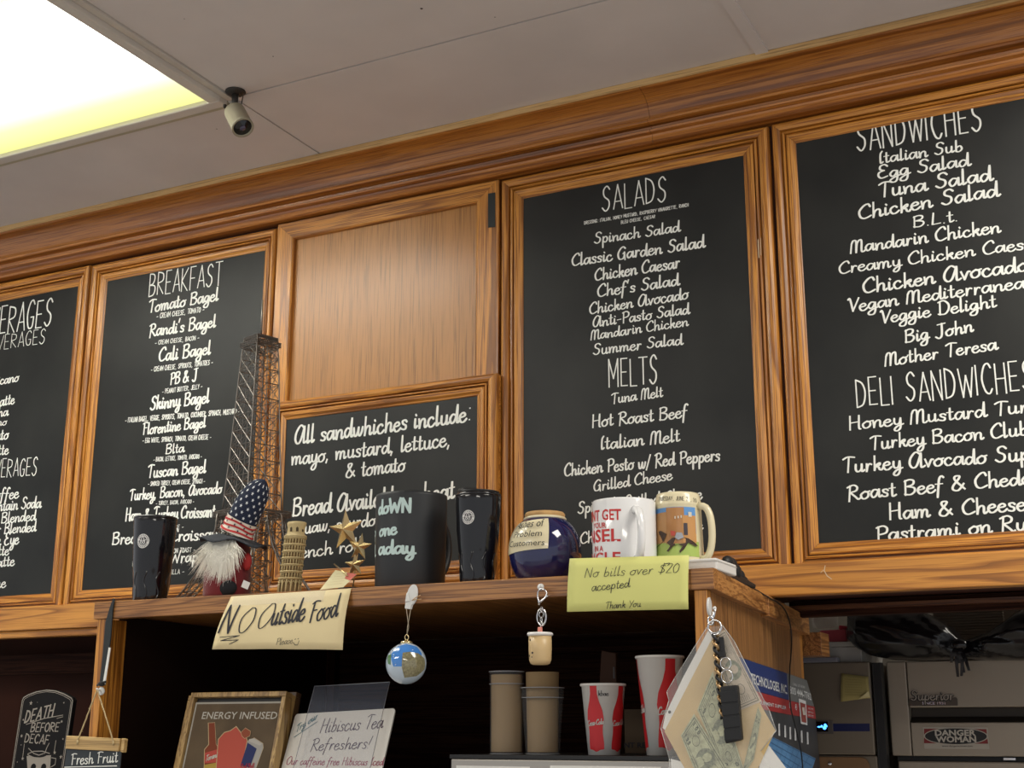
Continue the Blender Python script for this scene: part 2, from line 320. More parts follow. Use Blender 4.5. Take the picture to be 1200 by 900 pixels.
def pen(mb, sf, text, p0, p1, h, font='script', weight=1.5, slant=.12, jit=.35, contrast=.35, d=.0006, uv=False):
    """letters from p0 to p1 (baseline, photo pixels or surface u,v), capitals h high"""
    if uv: a = p0; b = p1; hh = h
    else:
        a = sf.px(*p0); b = sf.px(*p1); t = sf.px(p0[0], p0[1]-h); hh = abs(t[1]-a[1])
    tot = sum((7 if c == ' ' else glyph(font, c)[0]) for c in text)
    Lx, Ly = b[0]-a[0], b[1]-a[1]; sx = math.hypot(Lx, Ly)/tot; sy = hh/20
    ex = (Lx/math.hypot(Lx, Ly), Ly/math.hypot(Lx, Ly)); x = 0; rnd = random.Random(text)
    for c in text:
        if c == ' ': x += 7; continue
        adv, sts = glyph(font, c); jy = rnd.uniform(-jit, jit); js = rnd.uniform(.96, 1.05)
        for st in sts:
            pts = []
            for (gx, gy) in st:
                X = (x+gx)*sx+slant*gy*sy; Y = (gy*js+jy)*sy
                pts.append((a[0]+ex[0]*X, a[1]+ex[1]*X+Y))
            ribbon(mb, sf, pts, weight*sy*.5, d, contrast)
        x += adv
    return mb
_fc = {}
def ftext(mb, sf, text, p0, p1, h, slant=0, bold=0, d=.0006, uv=False, cut=None):
    """typeset print (the built-in font), stretched between two baseline points"""
    key = (text, bold)
    if key not in _fc:
        c = bpy.data.curves.new('t', 'FONT'); c.body = text; c.size = 1; c.resolution_u = 2; c.offset = bold; c.fill_mode = 'FRONT'
        o = bpy.data.objects.new('t', c); COL.objects.link(o); bpy.context.view_layer.update()
        me = o.evaluated_get(bpy.context.evaluated_depsgraph_get()).to_mesh()
        _fc[key] = ([tuple(v.co) for v in me.vertices], [tuple(p.vertices) for p in me.polygons])
        bpy.data.objects.remove(o); bpy.data.curves.remove(c)
    vs, fs = _fc[key]
    x0 = min(v[0] for v in vs); x1 = max(v[0] for v in vs); cap = .73
    if uv: a, b, hh = p0, p1, h
    else:
        a = sf.px(*p0); b = sf.px(*p1); t = sf.px(p0[0], p0[1]-h); hh = abs(t[1]-a[1])
    L = math.hypot(b[0]-a[0], b[1]-a[1]); ex = ((b[0]-a[0])/L, (b[1]-a[1])/L); k = L/(x1-x0)
    out = []
    for v in vs:
        y = v[1]/cap*hh; X = (v[0]-x0)*k+slant*y
        out.append(sf.w(a[0]+ex[0]*X, a[1]+ex[1]*X+y, d))
    mb.add(out, fs); return mb
def disc(sf, c, ru, rv=None, n=20, rot=0):
    rv = rv or ru; return [(c[0]+ru*math.cos(2*math.pi*i/n+rot), c[1]+rv*math.sin(2*math.pi*i/n+rot)) for i in range(n)]
def starpoly(c, R, k=.42, rot=math.pi/2, n=5):
    return [(c[0]+(R if i % 2 == 0 else R*k)*math.cos(rot+math.pi*i/n), c[1]+(R if i % 2 == 0 else R*k)*math.sin(rot+math.pi*i/n)) for i in range(2*n)]
def quad(sf, *pts): return [sf.px(*p) for p in pts]
def line(mb, sf, pts, wpx, d=.0008, contrast=0):
    p = [sf.px(*q) for q in pts]; m = mpp(sf.w(p[0][0], p[0][1], 0)); ribbon(mb, sf, p, wpx*m/2, d, contrast)

# ================================================================== THE SETTING
ZC = 2.79
floor = struct(MB().box((-5, -4.6, -.06), (3, 1.66, 0)).build('floor', mat('floor_tile', (.42, .38, .34), .5, var=.2, bscale=30)))
struct(MB().box((-5, 1.6, 0), (3, 1.66, ZC+.01)).build('wall_back', mat('painted_back_wall', (.30, .27, .22), .7, var=.05)))
ceil = struct(MB().box((-5, -4.6, ZC+.012), (3, 1.66, ZC+.08)).build('ceiling', mat('ceiling_void', (.05, .045, .04), .9)))
def cpanel(x0, x1, y0, y1): MB().box((x0, y0, ZC), (x1, y1, ZC+.011)).build('ceiling_panel', CEIL, ceil)
g = .0022
rows = [(-.402, 1.6), (-1.62, -.402), (-2.84, -1.62), (-4.6, -2.84)]
cols = [(-5, -2.94), (-2.94, -1.673), (-1.673, -.628), (-.628, .42), (.42, 1.47), (1.47, 3)]
for ci, (x0, x1) in enumerate(cols):
    for ri, (y0, y1) in enumerate(rows):
        if ci == 1 and ri == 0: cpanel(x0+g, x1-g, -.376, y1)
        elif ci == 1 and ri == 1: cpanel(x0+g, x1-g, y0, -1.06)
        else: cpanel(x0+g, x1-g, y0+g, y1-g)
MB().box((-.643, -4.5, ZC-.0045), (-.618, .0, ZC+.001)).build('ceiling_batten', CEIL, ceil)
# troffer
tr = thing('ceiling_light', 'lit rectangular fluorescent ceiling light with ribbed diffuser', 'light', (-2.3, -.72, ZC-.02))
def emis():
    m = bpy.data.materials.new('lit_diffuser'); m.use_nodes = True; nt = m.node_tree; nt.nodes.clear(); L = nt.links.new
    out = nt.nodes.new('ShaderNodeOutputMaterial'); e = nt.nodes.new('ShaderNodeEmission'); tc = nt.nodes.new('ShaderNodeTexCoord'); sp = nt.nodes.new('ShaderNodeSeparateXYZ')
    L(tc.outputs['Object'], sp.inputs[0]); ab = nt.nodes.new('ShaderNodeMath'); ab.operation = 'ABSOLUTE'; L(sp.outputs[1], ab.inputs[0])
    cr = nt.nodes.new('ShaderNodeValToRGB'); el = cr.color_ramp.elements
    el[0].position = .03; el[0].color = (1, .98, .90, 1); el[1].position = .305; el[1].color = (.043, .042, .014, 1)
    for p, c in ((.10, (.40, .39, .34)), (.165, (.062, .061, .050)), (.215, (.050, .0495, .026))): x = el.new(p); x.color = (*c, 1)
    L(ab.outputs[0], cr.inputs[0]); L(cr.outputs[0], e.inputs[0]); 
    wv = nt.nodes.new('ShaderNodeTexWave'); wv.inputs['Scale'].default_value = 60; wv.bands_direction = 'X'; L(tc.outputs['Object'], wv.inputs[0])
    mr = nt.nodes.new('ShaderNodeMapRange'); mr.inputs[3].default_value = 15; mr.inputs[4].default_value = 17.5; L(wv.outputs[1], mr.inputs[0]); L(mr.outputs[0], e.inputs[1]); L(e.outputs[0], out.inputs[0]); return m
MB().box((-2.90, -1.03, ZC-.006), (-1.716, -.428, ZC-.002)).build('diffuser', emis(), tr)
for a, b in (((-2.94, -.428, ZC-.016), (-1.690, -.400, ZC+.004)), ((-2.94, -1.06, ZC-.016), (-1.690, -1.03, ZC+.004)), ((-1.716, -1.03, ZC-.016), (-1.690, -.428, ZC+.004)), ((-2.94, -1.03, ZC-.016), (-2.90, -.428, ZC+.004))):
    MB().box(a, b).build('frame_rail', CEILT, tr, rim=.003)
MB().box((-2.94, -.400, ZC-.006), (-1.700, -.378, ZC+.002)).build('outer_lip', mat('yellowed_trim', (.50, .46, .33), .55), tr)

MB().box((-1.689, -1.06, ZC-.004), (-1.6735, -.40, ZC+.004)).build('outer_lip', CEILT, tr)
# crown moulding
prof = [(.03, ZC-.0005), (-.090, ZC-.0005), (-.090, ZC-.016)]
for i in range(9):
    t = i/8*math.pi/2; prof.append((-.086+.050*math.sin(t)**.9*1.0, ZC-.018-.046*(1-math.cos(t))**.9))
prof += [(-.043, ZC-.0655), (-.0485, ZC-.0675), (-.050, ZC-.071), (-.0475, ZC-.0745), (-.041, ZC-.076), (-.029, ZC-.077), (-.0275, ZC-.083), (-.034, ZC-.0845), (-.0375, ZC-.087), (-.036, ZC-.0905), (-.024, ZC-.092), (-.0225, ZC-.096), (-.0225, ZC-.106), (-.019, ZC-.109), (.005, ZC-.111), (.03, ZC-.111)]
def crown(x0, x1):
    m = MB(); n = len(prof); m.add([(x0, y, z) for y, z in prof]+[(x1, y, z) for y, z in prof], [(i, (i+1) % n, n+(i+1) % n, n+i) for i in range(n)]+[tuple(range(n-1, -1, -1)), tuple(range(n, 2*n))])
    return m
XJ = onY(763, 163, -.03).x
o = struct(crown(-3.4, XJ).build('trim_1', OCROWN)); MB().box((-3.4, -.0925, ZC-.0155), (.62, -.0902, ZC-.0006)).build('top_fillet', oak('lit_oak', 'X', lo=(.62, .38, .15), hi=(.80, .54, .24), fig=.3), o); crown(XJ+.0008, .62).build('moulding_length', OCROWN, o)  # paler oak on the top fillet paints in the light that strikes it
rail = MB().box((-3.4, -.014, 1.746), (-1.20, .02, 1.803)); rl = struct(rail.build('trim_2', ORAIL, rim=.002))
MB().box((-1.1995, -.014, 1.746), (.62, .02, 1.803)).build('rail_length', ORAIL2, rl, rim=.002)
MB().box((-3.4, -.008, 1.728), (-1.75, .02, 1.746)).build('rail_lip', ORAIL, rl, rim=.004)
# rear rails and panels under the cabinets
def z_at(x, y, Y): return onY(x, y, Y).z
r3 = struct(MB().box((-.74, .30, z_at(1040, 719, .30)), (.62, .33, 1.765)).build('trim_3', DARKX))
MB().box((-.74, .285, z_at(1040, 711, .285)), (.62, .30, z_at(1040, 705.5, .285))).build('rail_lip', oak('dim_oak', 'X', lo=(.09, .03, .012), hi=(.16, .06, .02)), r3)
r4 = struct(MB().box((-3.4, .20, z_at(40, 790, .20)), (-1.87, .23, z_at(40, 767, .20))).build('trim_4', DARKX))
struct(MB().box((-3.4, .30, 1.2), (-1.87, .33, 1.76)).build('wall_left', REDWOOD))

# ------------------------------------------------------------------ wall cabinets
def cabinet(x0, x1, label):
    t = thing('wall_cabinet', label, 'cabinet', ((x0+x1)/2, .17, 1.765))
    MB().box((x0, .010, 1.767), (x1, .34, ZC-.112)).build('carcass', GAPM, t)
    return t
cabL = cabinet(-3.40, -1.850, 'left oak wall cabinet behind the breakfast and beverages menus')
cabM = cabinet(-1.849, -1.2495, 'middle oak wall cabinet with plain recessed panel door')
cabR = cabinet(-1.249, .60, 'right oak wall cabinet behind the salads and sandwiches menus')
# plain panel door of the middle cabinet
ZT = 2.677
def mitre(m, A, B, a, b, pf, y0):
    """A,B outer corner points, a,b inner ones (x,z); pf list of (t, protrusion)"""
    n = len(pf); vs = []
    for (o_, i_) in ((A, a), (B, b)):
        for t, p in pf: vs.append((o_[0]+(i_[0]-o_[0])*t, y0-p, o_[1]+(i_[1]-o_[1])*t))
    return m.add(vs, [(i, (i+1) % n, n+(i+1) % n, n+i) for i in range(n)]+[tuple(range(n-1, -1, -1)), tuple(range(n, 2*n))])
def frame4(parent, ox0, ox1, oz0, oz1, ix0, ix1, iz0, iz1, pf, y0, mats, name='frame_rail'):
    e = .0003
    O = [(ox0, oz0), (ox1, oz0), (ox1, oz1), (ox0, oz1)]; I = [(ix0, iz0), (ix1, iz0), (ix1, iz1), (ix0, iz1)]
    for k in range(4):
        A, B, a, b = O[k], O[(k+1) % 4], I[k], I[(k+1) % 4]
        dx, dz = (1 if B[0] > A[0] else -1 if B[0] < A[0] else 0), (1 if B[1] > A[1] else -1 if B[1] < A[1] else 0)
        sh = lambda p, s: (p[0]+dx*e*s, p[1]+dz*e*s)
        mitre(MB(), sh(A, 1), sh(B, -1), sh(a, 1), sh(b, -1), pf, y0).build(name, mats[k % 2], parent)
dr = MB().box((-1.80, .004, 1.79), (-1.30, .009, 2.64)).build('door_panel', OVEN, cabM)
flat = [(0, 0), (0, .014), (.05, .017), (.92, .017), (1, .014), (1, 0)]
frame4(dr, -1.8465, -1.2535, 1.79, ZT, -1.797, -1.308, 1.84, 2.633, flat, .009, (OX, OZ), 'door_rail')
tape = wallplane(-.0085); MB().slab(tape, quad(tape, (572, 267), (580.5, 266), (580.5, 225.5), (572, 227)), 0, .0006).build('hinge_tape', mat('dark_tape', (.015, .02, .02), .5), dr)

# ------------------------------------------------------------------ chalkboard menus
MP = [(0, 0), (0, .011), (.05, .015), (.14, .0175), (.26, .0172), (.37, .0145), (.40, .006), (.45, .006), (.465, .0135), (.52, .0145), (.545, .013), (.56, .006), (.60, .006), (.61, .0115), (.66, .0125), (.80, .0115), (.92, .007), (.96, .0068), (1, .0055), (1, 0)]
def menu(x0, x1, z0, z1, c0, c1, cz0, cz1, label, y0=.009, frames=(OX, OZ)):
    t = thing('chalkboard_menu', label, 'menu board', ((x0+x1)/2, y0, z0))
    frame4(t, x0, x1, z0, z1, c0, c1, cz0, cz1, MP, y0, frames)
    MB().box((c0-.008, y0-.0045, cz0-.008), (c1+.008, y0-.0005, cz1+.008)).build('chalkboard_panel', CHALK, t)
    return t, wallplane(y0-.0045)
def lines(t, pl, rows, font='script', weight=2.5, **k):
    weight *= 1.12; t = [c for c in t.children if c.name.startswith('chalkboard_panel')][0]
    for (s_, x0, y0, x1, y1, h) in rows:
        f = font; w_ = weight; sl = k.get('slant', .05); ct = .35; jt = .5
        if s_[0] == '#': f = 'print'; s_ = s_[1:]; w_ = 1.15; sl = 0; ct = .1; jt = .8
        elif s_[0] == '~': f = 'print'; s_ = s_[1:]; w_ = 3.4; sl = .05; ct = 0; jt = .6
        pen(MB(), pl, s_, (x0, y0), (x1, y1), h, f, w_, sl, jt, ct).build('chalk_lettering', WHITEINK, t)
t, pl = menu(-3.04, -2.4435, 1.787, 2.673, -2.99, -2.487, 1.834, 2.624, 'leftmost chalkboard menu in oak frame, listing beverages')
lines(t, pl, [("#BEVERAGES", -31, 397, 63, 381, 31), ("#&BEVERAGES", -33, 414, 55, 402, 16), ("Americano", -28, 455, 22, 447, 11), ("Latte", -6, 477, 17, 473, 12), ("Mocha", -22, 492, 9.6, 487, 11), ("Cappuccino", -45, 505, 8, 498, 9),
 ("Macchiato", -40, 521, 10, 514, 12), ("Iced Latte", -38, 537, 10, 532, 12), ("#COLD BEVERAGES", -52, 563, 45, 556.5, 20), ("Iced Coffee", -40, 589, 22, 583.5, 13), ("Fountain Soda", -19, 600, 48, 595, 13), ("Iced or Blended", -38, 617, 42, 609.5, 12),
 ("Mocha or Blended", -42, 629, 42, 622.5, 12), ("Black Eye", -26, 642, 22, 637.5, 14), ("Hot Latte", -36, 654, 10.5, 650, 12), ("Chai Latte", -38, 668, 17, 662.5, 12), ("Blue", -18, 691, 7, 688, 12)])
t, pl = menu(-2.4355, -1.8515, 1.787, 2.670, -2.386, -1.8885, 1.836, 2.622, 'chalkboard menu in oak frame headed BREAKFAST')
lines(t, pl, [("#BREAKFAST", 174.7, 347.2, 262, 332.7, 25.5), ("Tomato Bagel", 173.5, 366.5, 256, 352, 14), ("~- CREAM CHEESE, TOMATO -", 183.5, 373.5, 240, 365, 5.5), ("Randi's Bagel", 174.7, 394.5, 253, 383, 14), ("~- CREAM CHEESE, BACON -", 181.7, 404.3, 234, 398, 4.8),
 ("Cali Bagel", 185.9, 424, 247, 414.5, 15), ("~- CREAM CHEESE, SPROUTS, TOMATOES -", 177, 435.8, 250, 427, 5.3), ("PB & J", 199, 450.5, 231, 445.5, 13.5), ("~- PEANUT BUTTER, JELLY -", 190, 461.5, 237.7, 455, 5), ("Skinny Bagel", 175.8, 480.5, 245, 471.5, 15),
 ("~- ITALIAN BAGEL, VEGGIE, SPROUTS, TOMATO, CUCUMBER, SPINACH, MUSTARD -", 146.7, 495.3, 281.5, 484.5, 5.4), ("Florentine Bagel", 167, 509.5, 241, 500.5, 13), ("~- EGG WHITE, SPINACH, TOMATO, CREAM CHEESE -", 167, 519, 248, 514.5, 5.2),
 ("Blta", 193.8, 531.8, 216, 529.5, 11), ("~- BACON, LETTUCE, TOMATO, AVOCADO -", 180, 541, 237, 537, 4.8), ("Tuscan Bagel", 172.5, 560, 241.5, 553.5, 14), ("~- SMOKED TURKEY, CREAM CHEESE, SPINACH -", 173.5, 569.5, 240.7, 566, 4.8),
 ("Turkey, Bacon, Avocado", 151.3, 586.5, 260, 577.5, 12.5), ("~- TURKEY, BACON, AVOCADO -", 182.8, 592, 228, 589.5, 4.3), ("Ham & Turkey Croissant", 146.7, 610.5, 252, 605.5, 14), ("~- EGG, CHEESE -", 178, 622.5, 216, 619.5, 4.5),
 ("Breakfast Croissant", 131, 638, 262, 631.5, 14), ("~- EGG, CHEESE, HAM ON TOAST -", 158, 651, 229.5, 646.5, 5), ("Italian Wrap", 154, 663.5, 232, 657.5, 13), ("~- IN A TORTILLA -", 172, 675, 216.7, 672, 5)], weight=2.7)
t, pl = menu(-1.2475, -.6505, 1.787, 2.674, -1.198, -.7055, 1.836, 2.625, 'chalkboard menu in oak frame headed SALADS and MELTS')
lines(t, pl, [("#SALADS", 706, 248, 785, 235, 28), ("~DRESSING: ITALIAN, HONEY MUSTARD, RASPBERRY VINAIGRETTE, RANCH", 684.8, 263.3, 807.5, 241.8, 3.6), ("~BLEU CHEESE, CAESAR", 728, 262.5, 768.5, 255.3, 3.6), ("Spinach Salad", 696, 286, 797, 271.5, 12.5), ("Classic Garden Salad", 670, 312, 826, 290, 14),
 ("Chicken Caesar", 697, 329, 797, 313.5, 14), ("Chef's Salad", 700, 348, 796, 334, 14), ("Chicken Avocado", 690.7, 368.5, 807, 350, 13), ("Anti-Pasto Salad", 694.7, 383.5, 808, 367.5, 12.5), ("Mandarin Chicken", 692, 398.5, 807, 381.5, 11.5),
 ("Summer Salad", 694.7, 416, 800, 403.5, 12.5), ("#MELTS", 714, 453.5, 774, 449, 32), ("Tuna Melt", 716, 473.5, 777, 464.5, 12), ("Hot Roast Beef", 693.3, 501, 806, 489, 14.5), ("Italian Melt", 702.7, 527, 797, 517, 14.5),
 ("Chicken Pesto w/ Red Peppers", 661.3, 558, 844, 539.5, 14.5), ("Grilled Cheese", 695.5, 576, 788, 562, 13), ("Spinach Grilled Cheese", 676.8, 602, 823, 585, 14), ("Chicken Grilled Cheese", 680, 637, 824, 621, 13)], weight=2.4)
t, pl = menu(-.6435, -.046, 1.787, 2.6755, -.598, -.09, 1.839, 2.629, 'rightmost chalkboard menu in oak frame, headed SANDWICHES and DELI SANDWICHES')
lines(t, pl, [("#SANDWICHES", 1005, 178, 1156, 152.5, 34), ("Italian Sub", 1029, 192, 1129, 177, 13.5), ("Egg Salad", 1028.4, 210, 1137, 194, 15), ("Tuna Salad", 1029, 231.5, 1163, 211, 16.5), ("Chicken Salad", 1006, 257.5, 1171, 229.5, 16.5), ("B.L.t.", 1069.5, 267, 1124, 259, 13.5),
 ("Mandarin Chicken", 996, 297, 1173, 272, 15), ("Creamy Chicken Caesar", 983, 321, 1224, 289, 14), ("Chicken Avocado", 1011, 344, 1206, 317, 17), ("Vegan Mediterranean", 993, 366, 1216, 335, 15), ("Veggie Delight", 1031, 379, 1168, 359.5, 15), ("Big John", 1060, 402, 1141, 388.5, 15.5),
 ("Mother Teresa", 1036.5, 429.5, 1169, 409.5, 15), ("#DELI SANDWICHES", 1004.8, 477, 1216, 456, 33), ("Honey Mustard Turkey", 994, 504, 1243, 479.5, 15.5), ("Turkey Bacon Club", 1019, 527, 1206, 509.5, 16), ("Turkey Avocado Supreme", 987, 554, 1262, 535, 17),
 ("Roast Beef & Cheddar", 993, 586, 1236, 564.5, 17), ("Ham & Cheese", 1041, 609, 1203, 598, 18), ("Pastrami on Rye", 1026, 635, 1216, 620.5, 18)], weight=2.5)
ys = -.030
p = lambda x, y: onY(x, y, ys)
for _x in (0,):
    x0, x1 = p(322, 480).x, p(581.5, 440).x; c0, c1 = p(333.5, 489).x, p(557.5, 463).x; z1, cz1 = p(583, 435).z-.003, p(557.5, 463).z
t, pl = menu(x0, x1, 1.800, z1, c0, c1, p(352, 668).z, cz1, 'small low chalkboard in oak frame about sandwich toppings and breads', y0=ys+.013, frames=(OX2, OZ))
MB().box((x0, ys+.0135, 1.80), (x1, -.0085, z1)).build('backing_board', OX, t)
lines(t, pl, [("All sandwhiches include:", 345, 521, 553, 493, 20), ("mayo, mustard, lettuce,", 341, 545, 529, 522.5, 17.5), ("& tomato", 404.7, 560, 475, 552, 17.5), ("Bread Available: wheat", 342.2, 605, 533, 584, 21), ("squaw, sourdough", 343, 626.5, 466, 613, 15), ("French roll", 334, 656, 425, 645, 15.5)], weight=2.3)

pr_ = wallplane(-.0142); m = MB(); line(m, pr_, [(967, 663), (966, 669), (969.5, 675), (974.5, 678.5)], 1.1, .0004); line(m, pr_, [(965, 668), (962, 671)], .7, .0004)
m.build('paint_scratch', mat('pale_scratch', (.62, .50, .34), .6), rl)
pr_ = wallplane(-.0088); m = MB(); line(m, pr_, [(888.5, 281), (889.5, 302)], 1.3, .0006); line(m, pr_, [(891.5, 279), (892, 299)], .8, .0006)
m.build('paint_scratch', bpy.data.materials['pale_scratch'], rl)
# ------------------------------------------------------------------ display shelf unit
YF = -.50; ZS = 1.742; ZB = z_at(832, 690.4, YF)
def sx_(y): return -.632-(y-YF)*.112
def lx_(y): return -1.851-(y-YF)*.06
def zsl(x): return 0
su = thing('display_shelf', 'oak shelf unit with dark open front, standing before the wall cabinets', 'shelf', (-1.25, -.05, 1.28))
def skew(m, xa, xb, y0, y1, z0, z1): return m.hexa([(xa(y0), y0, z0), (xb(y0), y0, z0), (xb(y1), y1, z0), (xa(y1), y1, z0), (xa(y0), y0, z1), (xb(y0), y0, z1), (xb(y1), y1, z1), (xa(y1), y1, z1)])
xe = onY(808.5, 676, YF).x
MB().box((-1.851, YF, ZB), (xe-.0005, YF+.02, ZS)).build('front_edge', OSHELF, su, rim=.001)
MB().box((xe, YF, ZB), (-.6325, YF+.02, ZS)).build('edge_block', OSHELF, su, rim=.001)
skew(MB(), lx_, lambda y: sx_(y)-.02, YF+.0205, .42, ZS-.022, ZS-.0005).build('top_board', OY, su)
ym = -.06
skew(MB(), lambda y: sx_(y)-.0195, sx_, YF+.0205, ym, ZB, ZS).build('side_edge', OY, su, rim=.001)
skew(MB(), lambda y: sx_(y)-.0195, lambda y: sx_(y)+.003, ym+.001, .42, ZB-.004, ZS+.0015).build('side_edge', OY, su, rim=.001)
zl = 1.29
skew(MB(), lambda y: sx_(y)-.032, lambda y: sx_(y)-.013, YF+.024, .41, zl, ZS-.023).build('side_panel', OSIDE, su)
MB().box((sx_(YF)-.033, YF+.004, zl), (sx_(YF)-.0125, YF+.0235, ZB)).build('stile', OZ, su, rim=.001)
MB().box((-1.843, YF+.004, zl), (-1.823, YF+.06, ZB)).build('stile', OZ, su, rim=.001)
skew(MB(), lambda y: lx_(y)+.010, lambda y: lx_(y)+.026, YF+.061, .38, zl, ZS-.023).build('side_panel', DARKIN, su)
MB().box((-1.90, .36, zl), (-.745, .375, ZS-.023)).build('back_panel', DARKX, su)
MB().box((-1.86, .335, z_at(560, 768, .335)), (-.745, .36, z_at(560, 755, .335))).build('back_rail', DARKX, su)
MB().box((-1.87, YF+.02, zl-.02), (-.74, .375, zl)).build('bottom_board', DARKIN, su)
skew(MB(), lambda y: sx_(y)-.016, lambda y: sx_(y)-.0126, .385, .412, zl, ZB-.006).build('end_strip', OZ, su, rim=.001)
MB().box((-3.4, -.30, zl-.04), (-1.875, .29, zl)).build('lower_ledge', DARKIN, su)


# ledge behind the shelf unit
q = thing('wall_ledge', 'short oak shelf board sticking out behind the shelf unit end', 'shelf', (-.74, .6, 1.6))
a = onY(948, 742, .45); b = onY(971.5, 772, .45)
MB().box((-1.0, .43, onY(960, 768, .43).z), (onY(971.5, 750, .50).x, .50, onY(948, 741, .43).z)).build('board', OY, q, rim=.001)
MB().box((-1.0, .48, 1.30), (-.80, .50, onY(960, 768, .43).z)).build('bracket_panel', DARKX, q)

# ================================================================== THINGS ON TOP OF THE SHELF
def upright(px, Y): return onY(px, 700, Y)
def rad(wpx, p_): return wpx*depth(p_)/FPX/2
def band_rad(prof_):
    """piecewise-linear radius as a function of world z"""
    def f(z):
        if z <= prof_[0][1]: return prof_[0][0]
        for (r0, z0), (r1, z1) in zip(prof_, prof_[1:]):
            if z <= z1: return r0+(r1-r0)*(z-z0)/max(z1-z0, 1e-6)
        return prof_[-1][0]
    return f
def badge(cyl, cpx, r, parent):
    c = cyl.px(*cpx)
    parent = MB().fan(cyl, disc(cyl, c, r, n=28), .0006).build('round_badge', mat('badge_white', (.75, .74, .72), .5), parent)
    m = MB(); m.fan(cyl, disc(cyl, c, r*.62, n=24), .0009); 
    for i in range(22):                                     # ring lettering read as small ticks
        if i % 11 in (10,): continue
        a = 2*math.pi*i/22; m.fan(cyl, [(c[0]+math.cos(a+da)*r*k, c[1]+math.sin(a+da)*r*k) for da, k in ((-.07, .72), (-.07, .9), (.05, .9), (.05, .72))], .0009)
    m.build('badge_print', INK, parent)
    m = MB(); rr = r*.62
    for pts in (((-.1, .9), (-.35, .45), (-.3, 0), (0, -.35), (.3, 0), (.35, .45), (.1, .9)), ((-.85, .3), (-.5, .1), (-.6, -.3), (-.3, -.7)), ((.85, .3), (.5, .1), (.6, -.3), (.3, -.7)), ((-.15, .15), (.15, .15)), ((0, -.45), (0, -.9))):
        ribbon(m, cyl, sample([(c[0]+a*rr, c[1]+b*rr) for a, b in pts]), r*.055, .0012, 0)
    m.build('badge_figure', mat('badge_white_line', (.75, .74, .72), .5), parent)
def tumbler(label, x0, x1, xb0, xb1, ytop, Y, badge_px, lid=False, group=None):
    P = upright((xb0+xb1)/2, Y); pt = onY((x0+x1)/2, ytop, Y); H = pt.z-ZS; R = rad(x1-x0, pt); rb = rad(xb1-xb0, P)
    cx, cy = (P.x+pt.x)/2, Y
    t = thing('tumbler', label, 'tumbler', (cx, cy, ZS))
    pr = [(rb*.93, 0), (rb, .003), (rb*1.02, H*.1), (rb*1.10, H*.36), (rb*1.13, H*.375), (R*.93, H*.62), (R*.985, H*.93), (R, H*.985), (R*.985, H), (R*.9, H), (R*.86, H*.94)]
    MB().lathe((cx, cy, ZS), pr, 48).build('cup_body', GLOSSB, t)
    m = MB(); cy_ = Cyl(cx, cy, band_rad([(r, ZS+z) for r, z in pr[1:8]])); cy_.R0 = R
    for k in range(9):                                      # moulded ripples round the foot
        u = (k/9-.5)*2*math.pi*R
        pts = [(u+R*.10*math.sin(i*.45), ZS+H*(.04+.32*i/16)) for i in range(17)]
        m.tube([cy_.w(a, b, -.0006) for a, b in pts], .0019, 8)
    m.build('moulded_ripple', GLOSSB, t)
    m = MB().lathe((cx, cy, ZS+H), [(R*.995, -.001), (R*1.01, .001), (R*.99, .004), (R*.8, .005)], 40).build('rim', GLOSSB, t)
    if lid:
        MB().lathe((cx, cy, ZS+H+.004), [(R*.9, 0), (R*.92, .004), (R*.6, .006), (0, .006)], 36).build('lid', BLACK, t)
        MB().lathe((cx-R*.45, cy-R*.15, ZS+H+.008), [(R*.42, 0), (R*.44, .003), (R*.4, .006), (0, .006)], 24).build('lid_slider', BLACK, t)
    badge(cy_, badge_px, mpp(pt)*8.2, t)
    return t
tumbler('glossy black tumbler with white badge at the left end of the shelf', 160, 210, 154, 193, 609, -.43, (167.5, 634))
tumbler('glossy black tumbler with lid and white badge, beside the blue jar', 534.5, 588, 538.5, 579, 582.5, -.43, (548.5, 606), True)

# matte black mug with chalk writing
Y = -.41; P = upright(480, Y); R = rad(85, P); H = onY(483, 582, Y).z-ZS
t = thing('black_mug', 'large matte black mug with pale handwriting "down one a day"', 'mug', (P.x, Y, ZS))
pr = [(R*.95, 0), (R*.965, .002), (R*.985, H*.5), (R*1.0, H*.97), (R*1.0, H), (R*.95, H), (R*.93, H*.9), (R*.9, .01), (0, .008)]
MB().lathe((P.x, Y, ZS), pr, 64).build('cup_body', mat('matte_chalk_black', (.022, .024, .027), .48), t)
hm = MB(); hc = V((P.x+.2*R, Y+R*.98, ZS+H*.5))
hm.tube([hc+V((.15, .99, 0))*(R*.62*math.sin(math.pi*i/12))+V((0, 0, math.cos(math.pi*i/12)*H*.32)) for i in range(13)], .007, 8).build('handle', BLACK, t)
cy_ = Cyl(P.x, Y, band_rad([(r, ZS+z) for r, z in pr[:5]])); cy_.R0 = R
CH2 = mat('pale_blue_ink', (.52, .66, .64), .6)
pen(MB(), cy_, "doWN", (444, 603), (483, 600), 15, weight=4.2, slant=.02).build('lettering', CH2, t)
pen(MB(), cy_, "one", (445, 629), (465, 626), 15, weight=4, slant=.02).build('lettering', CH2, t)
pen(MB(), cy_, "aday", (444, 650), (486, 649), 16, weight=4.2, slant=.02).build('lettering', CH2, t)
pen(MB(), cy_, "p", (439.6, 629), (441.0, 629), 12, weight=4, slant=.02).build('lettering', CH2, t)
pen(MB(), cy_, "l", (439.6, 652), (441.2, 652), 12, weight=4, slant=.02).build('lettering', CH2, t)

